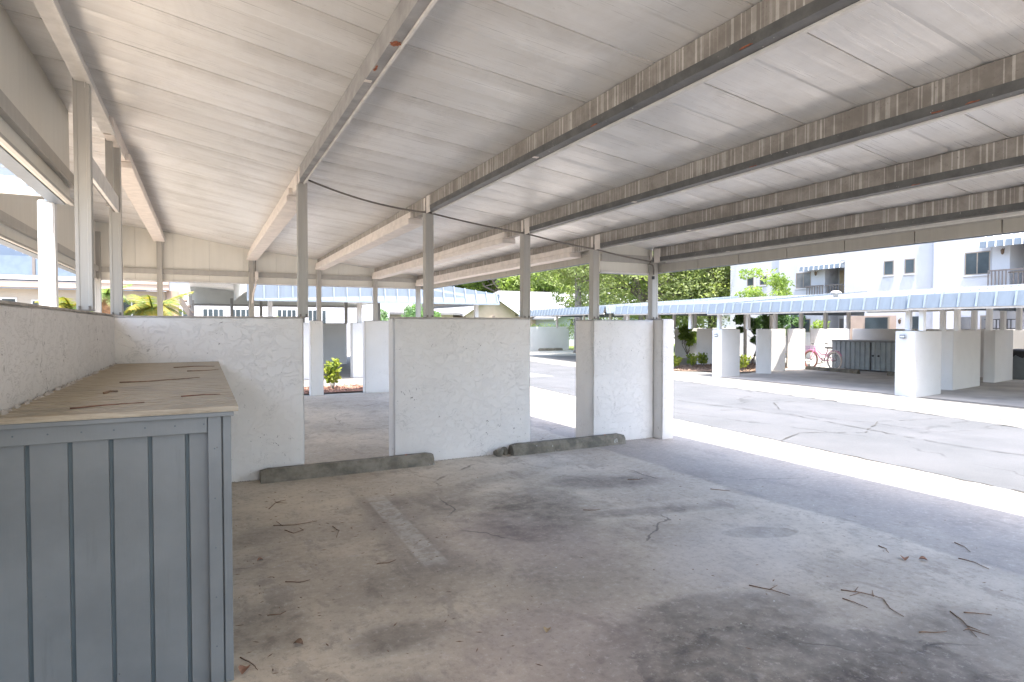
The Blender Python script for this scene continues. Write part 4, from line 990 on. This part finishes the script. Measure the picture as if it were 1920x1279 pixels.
g=MB(); g.hexa([(.98,16.25,2.12),(7.85,16.25,2.12),(7.85,16.30,2.12),(.98,16.30,2.12),(.98,16.38,zM(1)+.02),(7.85,16.38,zM(7.85)+.02),(7.85,16.43,zM(7.85)+.02),(.98,16.43,zM(1)+.02)]); gm=g
r=MB(); x=1.02
while x<7.84:
    r.hexa([(x,16.205,2.12),(x+.028,16.205,2.12),(x+.028,16.248,2.12),(x,16.248,2.12),(x,16.335,zM(x)+.03),(x+.028,16.335,zM(x)+.03),(x+.028,16.378,zM(x)+.03),(x,16.378,zM(x)+.03)]); x+=.34
gm.join(r).build('gable_skirt',[M['blue'],M['rib']],cm)
MB().box(.98,7.87,16.19,16.245,2.07,2.118).build('lower_trim',M['rib'],cm)
MB().box(7.86,7.90,16.25,22.5,2.10,zM(7.85)).build('side_skirt',M['blue'],cm)
MB().box(.95,.98,16.3,22.5,2.3,zM(1)-.05).build('side_skirt',M['skirt'],cm)
g=MB(); g.hexa([(-.45,28.21,2.30),(6.6,28.21,2.30),(6.6,28.25,2.30),(-.45,28.25,2.30),(-.45,28.21,3.1),(6.6,28.21,2.45),(6.6,28.25,2.45),(-.45,28.25,3.1)]); g.build('back_gable',M['skirt_light'],cm)
MB().box(-.45,6.6,28.15,28.205,2.28,2.36).build('girt',M['post'],cm)
for x in (1.2,2.6,3.95,5.0,6.2,7.6):
    MB().box(x-.03,x+.04,16.45,22.5,zM(x)-.25,zM(x)-.101).build('beam',M['wrap'],cm)
for x,y in ((1.6,17.2),(3.95,17.2),(6.0,17.2),(7.55,17.2)): post(x,y,zM(x)-.2,0 if x>6 else 1.53,.11,M['post_white'],cm,plate=False)
for x,y in ((1.5,23.3),(3.3,23.3),(4.85,23.3),(6.1,23.3),(1.0,25.5),(2.2,27.5),(-.35,22.8),(-.35,28)): post(x,y,2.35 if x>5 else 2.5,0 if y!=23.3 else 1.53,.10,M['post'],cm,plate=False)
lowwall(3.72,4.12,17.05,17.35,1.54,'sunlit white pier to the right of the yellow-green shrub','stucco_far',cap=False,seed=31,amp=.002,group='low walls of the carport beyond the mulch')
lowwall(.2,2.58,17.05,17.3,1.54,'sunlit wall left of the narrow pier, beyond the mulch','stucco_far',cap=False,seed=32,amp=.002,group='low walls of the carport beyond the mulch')
lowwall(3.2,4.85,23.2,23.4,1.54,'shaded beige wall deep inside the carport beyond the mulch','stucco_far',cap=True,seed=33,amp=.002,group='low walls of the carport beyond the mulch')
lowwall(5.3,7.6,17.1,17.3,1.54,'sunlit wall hidden behind the middle low wall','stucco_far',cap=False,seed=34,amp=.002,group='low walls of the carport beyond the mulch')
tb2=frustum(3.0,20.2,0,.45,.16,.2).build('storage_tub',M['bin'],bevel=.02); tag(tb2,'dark grey tub beside the narrow pier, far beyond the mulch','tub')

# ------------------------------------------------------------ window helper
def window_x(parent,x,y0,y1,z0,z1,panes=2,glass='glass',frame='frame',depth=.06,mull=0):
    """window in a wall facing -x at x"""
    if y0>y1:y0,y1=y1,y0
    f=MB(); t=.035; 
    f.box(x-.012,x+.05,y0,y0+t,z0,z1).box(x-.012,x+.05,y1-t,y1,z0,z1).box(x-.012,x+.05,y0+t,y1-t,z0,z0+t).box(x-.012,x+.05,y0+t,y1-t,z1-t,z1)
    for k in range(1,panes):
        yy=y0+(y1-y0)*k/panes; f.box(x-.010,x+.045,yy-t/2,yy+t/2,z0+t,z1-t)
    for k in range(1,mull+1):
        zz=z0+(z1-z0)*k/(mull+1); f.box(x-.006,x+.04,y0+t,y1-t,zz-.012,zz+.012)
    w_=f.build('window',M[frame],parent); MB().box(x-.008,x-.002,y0+.01,y1-.01,z0+.01,z1-.01).build('pane',M[glass],w_)
    MB().box(x-.05,x-.0125,y0-.05,y1+.05,z0-.05,z0-.001).build('sill',M['bldg'],w_)
    return w_
def window_y(parent,y,x0,x1,z0,z1,panes=2,glass='glass',frame='frame_w',mull=0):
    f=MB(); t=.035
    f.box(x0,x0+t,y-.012,y+.04,z0,z1).box(x1-t,x1,y-.012,y+.04,z0,z1).box(x0+t,x1-t,y-.012,y+.04,z0,z0+t).box(x0+t,x1-t,y-.012,y+.04,z1-t,z1)
    for k in range(1,panes): xx=x0+(x1-x0)*k/panes; f.box(xx-t/2,xx+t/2,y-.01,y+.04,z0+t,z1-t)
    for k in range(1,mull+1): zz=z0+(z1-z0)*k/(mull+1); f.box(x0+t,x1-t,y-.006,y+.04,zz-.015,zz+.015)
    w_=f.build('window',M[frame],parent); MB().box(x0+.01,x1-.01,y-.008,y-.002,z0+.01,z1-.01).build('pane',M[glass],w_); return w_
# ------------------------------------------------------------ white apartment building (right)
ab=thing('apartment_building',(27,12,0),'white stucco two-storey apartment building with blue awnings and small windows','building')
HB=6.4
def wallbox(x0,x1,y0,y1,z0=0,z1=HB,holes=None): return MB().box(x0,x1,y0,y1,z0,z1)
# stepped facade masses (front faces look towards -x)
seg=[(24.0,19.42,22.45),(23.85,17.08,19.418),(23.6,12.50,16.02),(23.4,10.72,12.498),(23.4,3.0,8.0)]
for x,a,b in seg: MB().box(x,25.4,a,b,0,HB).build('wall',M['bldg'],ab)
# recess zones (balconies): back wall set back
for (a,b,xw) in ((16.022,17.078,24.75),(8.002,10.718,24.5)):
    MB().box(xw,25.4,a,b,0,HB).build('wall',M['bldg'],ab)
    MB().box(xw-1.0,xw-.001,a+.001,b-.001,2.45,2.62).build('balcony_slab',M['bldg'],ab)
MB().box(25.4,32,3,22.45,0,HB-.1).build('rear_block',M['bldg'],ab)
window_x(ab,24.0,20.98,21.38,3.40,3.84,1,'glass'); window_x(ab,24.0,20.22,20.62,3.40,3.84,1,'glass')
window_x(ab,23.85,17.75,18.5,3.12,3.82,2,'glass_screen')
window_x(ab,23.6,14.02,14.40,3.40,3.96,1,'glass'); window_x(ab,23.6,13.25,13.62,3.40,3.96,1,'glass')
window_x(ab,23.4,10.74,11.5,3.18,3.96,2,'glass')
# balcony doors, rails
def balcony(y0,y1,xf,xb):
    d=MB().box(xb-.05,xb-.002,y0+.5*(y1-y0),y0+.92*(y1-y0),2.62,3.85).build('door',M['wood'],ab)
    f=MB().box(xb-.04,xb-.002,y0+.02,y0+.47*(y1-y0),2.62,3.85).build('screen_door',M['glass_screen'],ab)
    MB().box(xb-.07,xb-.051,y0+.47*(y1-y0)-.03,y0+.47*(y1-y0)+.03,2.62,3.9).build('door_frame',M['frame'],ab)
    r=MB(); r.box(xf,xf+.05,y0+.01,y1-.01,3.16,3.21); y=y0+.03
    while y<y1-.05: r.box(xf+.01,xf+.035,y,y+.03,2.64,3.159); y+=.125
    r.box(xf+.005,xf+.04,y0+.01,y1-.01,2.62,2.639); r.build('balcony_rail',M['rail'],ab)
balcony(16.022,17.078,23.85,24.75)
r=MB(); r.box(23.72,23.77,17.08,17.95,3.16,3.21); y=17.1
while y<17.9: r.box(23.73,23.755,y,y+.03,2.64,3.159); y+=.125
r.build('balcony_rail',M['rail'],ab)
MB().box(23.7,23.849,16.03,17.97,2.5,2.619).build('balcony_slab',M['bldg'],ab)
balcony(8.002,10.2,23.3,24.5)
r=MB(); y=10.2; r.box(23.2,23.25,8.0,10.72,3.24,3.29)
while y<10.7: r.box(23.21,23.235,y,y+.03,2.7,3.239); y+=.1
r.build('balcony_rail',M['rail'],ab)
MB().box(23.2,23.399,8.0,10.75,2.55,2.69).build('balcony_slab',M['bldg'],ab)
MB().box(23.42,24.49,10.2,10.715,2.62,4.4).build('wall',M['bldg'],ab)
def awning(y0,y1,xf,xb,z0,z1,z2):
    """sloped blue awning with a vertical valance"""
    a=MB(); a.prism([(xf,0,z0),(xf+.03,0,z0),(xf+.05,0,z1-.02),(xb,0,z2-.03),(xb,0,z2),(xf+.02,0,z1)],(0,y0,0),(0,y1,0))
    r=MB(); y=y0
    while y<=y1+.01: r.prism([(xf-.025,0,z0),(xf-.001,0,z0),(xf+.019,0,z1+.001),(xb,0,z2+.001),(xb,0,z2+.03),(xf,0,z1+.03)],(0,y,0),(0,y+.03,0)); y+=.24
    o=a.join(r).build('awning',[M['blue'],M['frame_w']],ab)
    MB().box(xf+.05,xb,y0-.02,y0-.001,z0,z1).build('side_valance',M['blue'],o)
awning(16.05,17.98,23.35,23.84,3.84,4.02,4.16)
MB().box(23.84,24.74,16.03,17.07,4.05,4.2).build('soffit',M['bldg'],ab)
awning(8.2,10.85,22.9,23.39,4.02,4.22,4.42)
MB().box(23.4,24.5,8.01,10.19,4.2,4.35).build('soffit',M['bldg'],ab)
def lantern(x,y,z,label=None):
    l=MB().tube([(x,y,z-.10),(x,y,z-.06),(x,y,z+.05),(x,y,z+.09)],[.02,.045,.06,.01],6); l.tube([(x,y,z+.09),(x+.1,y,z+.12),(x+.16,y,z+.06)],.01,5); l.build('wall_lantern',M['copper'],ab)
lantern(23.68,17.4,3.72); lantern(23.28,10.35,3.88)
# ground floor
window_x(ab,24.0,18.0,18.95,1.1,1.78,2,'glass') if False else None
window_x(ab,23.85,17.75,18.75,1.15,1.76,2,'glass'); 
window_x(ab,24.75,16.1,17.0,1.15,1.76,2,'glass_screen')
e=MB().box(23.585,23.599,13.9,15.75,0,1.85).build('entry_recess',M['brown_wall'],ab)
MB().box(23.56,23.584,14.2,15.1,.6,1.78).build('dark_door',M['glass'],ab)
MB().box(23.555,23.584,14.13,14.198,.5,1.8).build('door_frame',M['frame'],ab)
MB().box(23.57,23.584,12.95,13.3,.1,1.8).build('dark_door',M['glass'],ab)
MB().box(23.38,23.399,11.1,11.6,.1,1.75).build('door',M['glass_screen'],ab)
MB().box(23.365,23.399,11.62,11.66,.1,1.8).build('door_frame',M['frame'],ab)
window_x(ab,23.4,10.8,11.0,1.0,1.8,1,'glass_screen',mull=3)
MB().box(23.38,23.3995,9.0,9.3,.1,1.75).build('door',M['wood'],ab)
lantern(23.5,13.72,1.62)
# iron gate-like dark window grille
gr=MB()
for k in range(7): gr.box(23.0,23.03,9.95+.1*k,9.975+.1*k,.9,1.66)
for z in (1.1,1.35,1.64): gr.box(22.99,23.04,9.85,10.7,z,z+.03)
o=gr.build('iron_grille',M['black']); tag(o,'black iron grille in front of the white building at far right','grille')
# vent on the middle carport roof
v=MB().tube([(15.4,10.7,2.22),(15.4,10.7,2.33),(15.4,10.7,2.34),(15.4,10.7,2.40)],[.06,.06,.16,.08],14).build('roof_vent',M['chip'],smooth=True); tag(v,'small white round vent on the roof of the middle far carport','vent')

# ------------------------------------------------------------ left apartment building and white rear building
lb_=thing('apartment_building',(-4,21,0),'cream apartment building with blue-grey balcony railing and peach band, far left','building')
MB().box(-14,-.95,20.4,27,0,2.45).build('wall',M['bldg_cream'],lb_)
MB().box(-14,-1.9,22.0,27,2.46,6.5).build('upper_wall',M['blue_wall'],lb_)
MB().box(-14,-2.6,19.9,20.39,2.66,2.78).build('balcony_edge',M['bldg'],lb_)
MB().box(-2.598,-.85,19.9,20.39,2.62,2.93).build('peach_beam',M['peach'],lb_)
MB().box(-14,-.85,19.93,20.39,2.47,2.6195).build('peach_soffit',M['peach'],lb_)
for a in range(9): MB().box(-13.9+1.25*a,-12.72+1.25*a,19.95,19.98,2.80,3.28).build('rail_panel',M['blue_rail'],lb_); 
for a in range(10): MB().box(-13.97+1.25*a,-13.91+1.25*a,19.93,20.0,2.781,3.33).build('rail_post',M['rail'],lb_)
window_y(lb_,20.4,-4.75,-4.4,1.95,2.2,1); window_y(lb_,20.4,-4.1,-3.75,1.9,2.15,1); window_y(lb_,22.0,-3.95,-3.6,3.0,3.7,2,frame='frame')
window_y(lb_,20.4,-2.4,-1.5,1.2,2.2,3,mull=3)
# stair with brown column
st=thing('outdoor_stair',(-.5,21,0),'brown outdoor stair and arch post at the end of the cream building','stair')
MB().box(-.93,-.62,20.3,20.7,0,2.47).build('pillar',M['brown_wall'],st)
s_=MB()
for k in range(9): s_.box(-.60+.09*k,-.50+.09*k,20.35,21.2,2.35-.17*k,2.40-.17*k)
s_.build('tread',M['brown_wall'],st)
for yy in (20.33,21.22): MB().hexa([(-.6,yy,2.1),(.3,yy,.6),(.3,yy+.04,.6),(-.6,yy+.04,2.1),(-.6,yy,2.4),(.3,yy,.85),(.3,yy+.04,.85),(-.6,yy+.04,2.4)]).build('stringer',M['rail'],st)
wb=thing('apartment_building',(5,36,0),'white building with multi-pane windows behind the carport beyond the mulch','building')
MB().box(-3,9.8,35,40,0,4.5).build('wall',M['bldg'],wb)
MB().hexa([(-3.3,34.6,4.5),(10.1,34.6,4.5),(10.1,40.4,4.5),(-3.3,40.4,4.5),(-3.3,37.4,6.2),(10.1,37.4,6.2),(10.1,37.6,6.2),(-3.3,37.6,6.2)]).build('roof',M['shingle_w'],wb)
for x in (-1.4,.0,1.3,3.6,5.2): window_y(wb,35,x,x+1.0,1.45,2.35,4,mull=2)
palm('palm_tree',(-2.6,16.4,0),1.85,.7,24,'bushy yellow palm between the bright column and the first grey post',M['yellowfrond'],seed=2,group='palms beyond the left wall')
palm('palm_tree',(-1.9,16.2,0),2.15,.55,14,'palm with a rough brown trunk between the two left posts',M['greenfrond'],seed=5,tr=.13,group='palms beyond the left wall')
palm('palm_tree',(-1.05,16.6,0),1.85,.95,24,'golden yellow palm clump right of the corner post',M['yellowfrond'],seed=8,group='palms beyond the left wall')
palm('palm_tree',(2.9,31.5,0),1.7,.5,10,'distant palm with reddish trunk in front of the white rear building',M['greenfrond'],seed=9,tr=.2,group='palms beyond the left wall')

# ------------------------------------------------------------ gabled houses
def house(name,label,x0,x1,y,yb,ze,zr,mat,roofmat,axis='y',over=.35):
    """gable faces -y: ridge runs along y at mid x"""
    t=thing(name,((x0+x1)/2,(y+yb)/2,0),label,'house','houses beyond the carports')
    xm=(x0+x1)/2
    MB().add([(x0,y,0),(x1,y,0),(x1,y,ze),(xm,y,zr),(x0,y,ze),(x0,yb,0),(x1,yb,0),(x1,yb,ze),(xm,yb,zr),(x0,yb,ze)],[(0,1,2,3,4),(9,8,7,6,5),(0,5,6,1),(1,6,7,2),(2,7,8,3),(3,8,9,4),(4,9,5,0)]).build('wall',M[mat],t)
    s=(zr-ze)/(xm-x0); r=MB()
    for a,b in ((x0-over,xm),(x1+over,xm)):
        za=ze-s*over
        r.hexa([(a,y-over,za+.01),(b,y-over,zr+.01),(b,yb,zr+.01),(a,yb,za+.01),(a,y-over,za+.13),(b,y-over,zr+.13),(b,yb,zr+.13),(a,yb,za+.13)])
    ro=r.build('roof',M[roofmat],t); f=MB()
    for a,b in ((x0-over,xm),(x1+over,xm)):
        za=ze-s*over; f.hexa([(a,y-over-.03,za-.06),(b,y-over-.03,zr-.06),(b,y-over-.002,zr-.06),(a,y-over-.002,za-.06),(a,y-over-.03,za+.14),(b,y-over-.03,zr+.14),(b,y-over-.002,zr+.14),(a,y-over-.002,za+.14)])
    f.build('rake_board',M['frame_w'],ro)
    return t
def house_side(label,x0,x1,y,yb,ze,zr,mat,roofmat,hip=0):
    t=thing('house',((x0+x1)/2,(y+yb)/2,0),label,'house','houses beyond the carports')
    MB().box(x0,x1,y,yb,0,ze).build('wall',M[mat],t); ym=(y+yb)/2
    MB().add([(x0-.4,y-.4,ze-.02),(x1+.4,y-.4,ze-.02),(x1+.4,yb+.4,ze-.02),(x0-.4,yb+.4,ze-.02),(x0-.4,y-.4,ze+.12),(x1+.4,y-.4,ze+.12),(x1+.4,yb+.4,ze+.12),(x0-.4,yb+.4,ze+.12),(x0+hip,ym,zr),(x1-hip,ym,zr)],
      [(3,2,1,0),(0,1,5,4),(1,2,6,5),(2,3,7,6),(3,0,4,7),(4,5,9,8),(6,7,8,9),(5,6,9),(7,4,8)]).build('roof',M[roofmat],t)
    return t
h1=house('house','beige-sided gabled house with grey roof, beyond the end of the blue carport skirt',15.9,19.7,38,46,2.35,3.55,'beige','shingle')
MB().box(17.9,18.1,37.96,37.998,1.95,2.15).build('gable_vent',M['rail'],h1)
house_side('long grey-roofed house joined behind the beige gable',19.9,33,39.5,49,2.45,4.3,'beige','shingle',hip=1.5)
h2=house('house','pale blue-white gabled house with a lattice window behind the blue carport roof',22.2,30.2,36.6,45,2.05,3.95,'paleblue','shingle_w')
window_y(h2,36.6,23.4,24.4,1.35,2.0,4,mull=2); window_y(h2,36.6,25.2,26.2,1.35,2.0,4,mull=2)
house_side('low pale-roofed house between the gabled house and the oak',31,44,40,50,2.3,3.9,'bldg','shingle_w',hip=2)
house_side('cream house with a shallow roof behind the carport end, left of the beige gable',9.8,15.2,38.5,44,2.2,3.1,'bldg_cream','shingle',hip=1)
sheet('grass',M['lawn'],[(14,31.4),(50,31.4),(50,38),(14,38)],.004)
sheet('grass',M['lawn'],[(20.5,22.5),(50,22.5),(50,31.3),(20,31.3)],.003)
for i in range(7):
    pass
hd=MB(); hd.open=True; rg=random.Random(5)
for k in range(34): leaf_quads(hd,(17.0+k*.16,32.0+rg.uniform(-.1,.1),1.05+rg.uniform(-.05,.12)),130,(.35,.3,.5),.05,rng=rg)
o=hd.build('hedge',M['lime']); tag(o,'bright green clipped hedge top showing over the far plain wall','hedge')

# ------------------------------------------------------------ trees
def spot(px,d):
    l=(px-960)/1134*d; return (d*math.sin(YAW)+l*math.cos(YAW), d*math.cos(YAW)-l*math.sin(YAW))
# live oak with visible trunk
x,y=spot(1338,36); tree('oak_tree',(x,y,0),9.5,6.2,.42,M['oakleaf'],'large live oak with a thick grey trunk beside the white building',nblob=60,per=720,leaf=.10,seed=4,base=.30,squash=.62,limbs=9)
x,y=spot(1210,36); tree('oak_tree',(x,y,0),8.6,5.6,.34,M['oakleaf'],'spreading olive-green oak in the middle of the tree line',nblob=58,per=720,leaf=.10,seed=8,base=.28,squash=.68,limbs=8)
x,y=spot(1085,33); tree('oak_tree',(x,y,0),7.4,3.4,.25,M['oakleaf'],'pale green drooping oak over the roof of the gabled house',nblob=38,per=620,leaf=.09,seed=12,base=.45,squash=.62,limbs=7)
spec=[(830,60,9,4.5,'lime','bright lime tree at the left end of the tree line'),(893,62,10,4.4,'lime','yellow-green tree above the end of the blue carport skirt'),(942,58,11,4.2,'darkleaf','dark green tree left of the third grey post'),
 (975,64,11.5,4.2,'darkleaf','dense dark tree directly behind the third grey post'),(1012,56,8.5,3.6,'lime','light yellow-green tree right of the third grey post'),(1040,66,13,5,'darkleaf','tall dark evergreen behind the drooping oak'),
 (1150,60,13,6,'oakleaf','broad olive tree far behind the gabled house'),(1260,62,13,6.5,'darkleaf','dark tree behind the corner post of the near carport'),(1340,58,13,6,'oakleaf','tall tree behind the thick-trunked oak'),(760,60,7,4,'darkleaf','dark tree behind the carport beyond the mulch, right part'),(700,58,6.5,4,'darkleaf','dark tree behind the carport beyond the mulch, left part')]
for i,(px,d,h,r_,m_,l_) in enumerate(spec):
    x,y=spot(px,d); tree('tree',(x,y,0),h,r_,.25,M[m_],l_,group='tree line beyond the houses',nblob=40,per=560,leaf=.15,seed=40+i,base=.3,squash=.8,limbs=5)
# small trees by the white building
x,y=spot(1432,25); tree('small_tree',(x,y,0),3.95,1.25,.06,M['lime'],'small bright green tree rising over the middle carport roof, before the white wall',nblob=18,per=170,leaf=.06,seed=61,base=.5,squash=.8,limbs=6)
for i,(px,d,h,l_) in enumerate([(1412,24,2.1,'dense dark bush seen under the middle carport roof, left one'),(1452,25,2.2,'dense dark bush seen under the middle carport roof, middle one'),(1484,27,2.1,'dense dark bush seen under the middle carport roof, right one')]):
    x,y=spot(px,d); tree('bush',(x,y,0),h,.75,.05,M['darkleaf'],l_,'bush','dark bushes behind the middle carport',nblob=12,per=260,leaf=.06,seed=70+i,base=.03,squash=1,limbs=3)
x,y=spot(1535,24.5); shrub('bush',(x,y,.9),.75,.35,M['lime'],'bright lime bush above the wall left of the grey locker',n=420,seed=81,leaf=.05,cat='bush')
x,y=spot(1290,27); tree('bush',(x,y,0),1.75,.5,.04,M['lime'],'tall leafy plant between the two shaded far walls','bush',None,nblob=20,per=110,leaf=.09,seed=83,base=.05,squash=1.4,limbs=5)
for i,(px,d) in enumerate([(735,34),(775,33),(800,32)]):
    x,y=spot(px,d); tree('bush',(x,y,0),2.6,1.6,.06,M['darkleaf'],['dark green bush mass under the blue skirt, left part','dark green bush mass under the blue skirt, middle part','dark green bush mass under the blue skirt, right part'][i],'bush','dark bushes beyond the mulch carport',nblob=14,per=300,leaf=.08,seed=90+i,base=.2,squash=.8,limbs=3)
# crumbs and grit that have gathered along the foot of the walls
def grit(x0,x1,y,label,seed,n=200,w_=.03):
    rg=random.Random(seed); mb=MB()
    for i in range(n):
        x=rg.uniform(x0,x1); yy=y-abs(rg.gauss(0,w_*.5)); s=rg.uniform(.003,.011); h=s*rg.uniform(.4,1)
        mb.add([(x-s,yy,.001),(x,yy-s*.7,.001),(x+s,yy+.001,.001),(x,yy+s*.5,.001),(x+s*.2,yy,.001+h)],[(0,1,4),(1,2,4),(2,3,4),(3,0,4),(3,2,1,0)])
    o=mb.build('grit',M['cap']); tag(o,label,'grit',kind='stuff')
grit(.12,.87,6.125,'dark grit along the foot of the long left low wall',1)
grit(1.78,3.36,6.125,'dark grit along the foot of the middle low wall',2,320)
grit(4.3,5.2,6.125,'dark grit along the foot of the pier wall',3,200)

# ragged dark joints where the asphalt meets the concrete on both sides of the drive
def joint(pts,seed,w0=.012):
    rg=random.Random(seed); mb=MB(); mb.open=True; L=[]
    for (a,b) in zip(pts,pts[1:]):
        a=Vector((*a,0)); b=Vector((*b,0)); n=max(2,int((b-a).length/.12)); d=(b-a).normalized(); p=Vector((-d.y,d.x,0))
        for k in range(n): L.append((a.lerp(b,k/n)+p*rg.gauss(0,.012),p,w0*rg.uniform(.3,2.2)))
    for q,p,w_ in L: mb.v+=[tuple(q-p*w_+Vector((0,0,.004))),tuple(q+p*w_+Vector((0,0,.004)))]
    for k in range(len(L)-1):
        if rg.random()<.9: mb.f.append((2*k,2*k+1,2*k+3,2*k+2))
    o=mb.build('pavement_joint',M['joint']); tag(o,kind='structure')
M['joint']=simple('dirty_joint',(.045,.043,.038),1,.3,20)
joint([(6.16,-3),(6.335,2.6),(6.525,7.2),(7.0,13),(8,40)],1)
joint([(10.35,-2),(10.35,4.3),(10.55,5.2),(10.85,7.7),(11.1,10.9),(11.5,15),(12.4,30)],2)
joint([(8.3,1.5),(8.1,4.2),(8.5,6.5),(8.2,9),(8.4,12.5)],3,.006)
joint([(6.45,5.2),(7.2,5.5),(8.0,5.1),(9.1,5.6),(10.5,5.3)],4,.005)
joint([(7.9,7.6),(8.9,7.2),(9.6,7.9),(10.8,7.6)],5,.005)
joint([(11.9,4.6),(11.3,4.8),(10.6,4.9)],6,.005)
joint([(12.9,6.9),(11.9,6.7),(11.0,7.0)],7,.005)
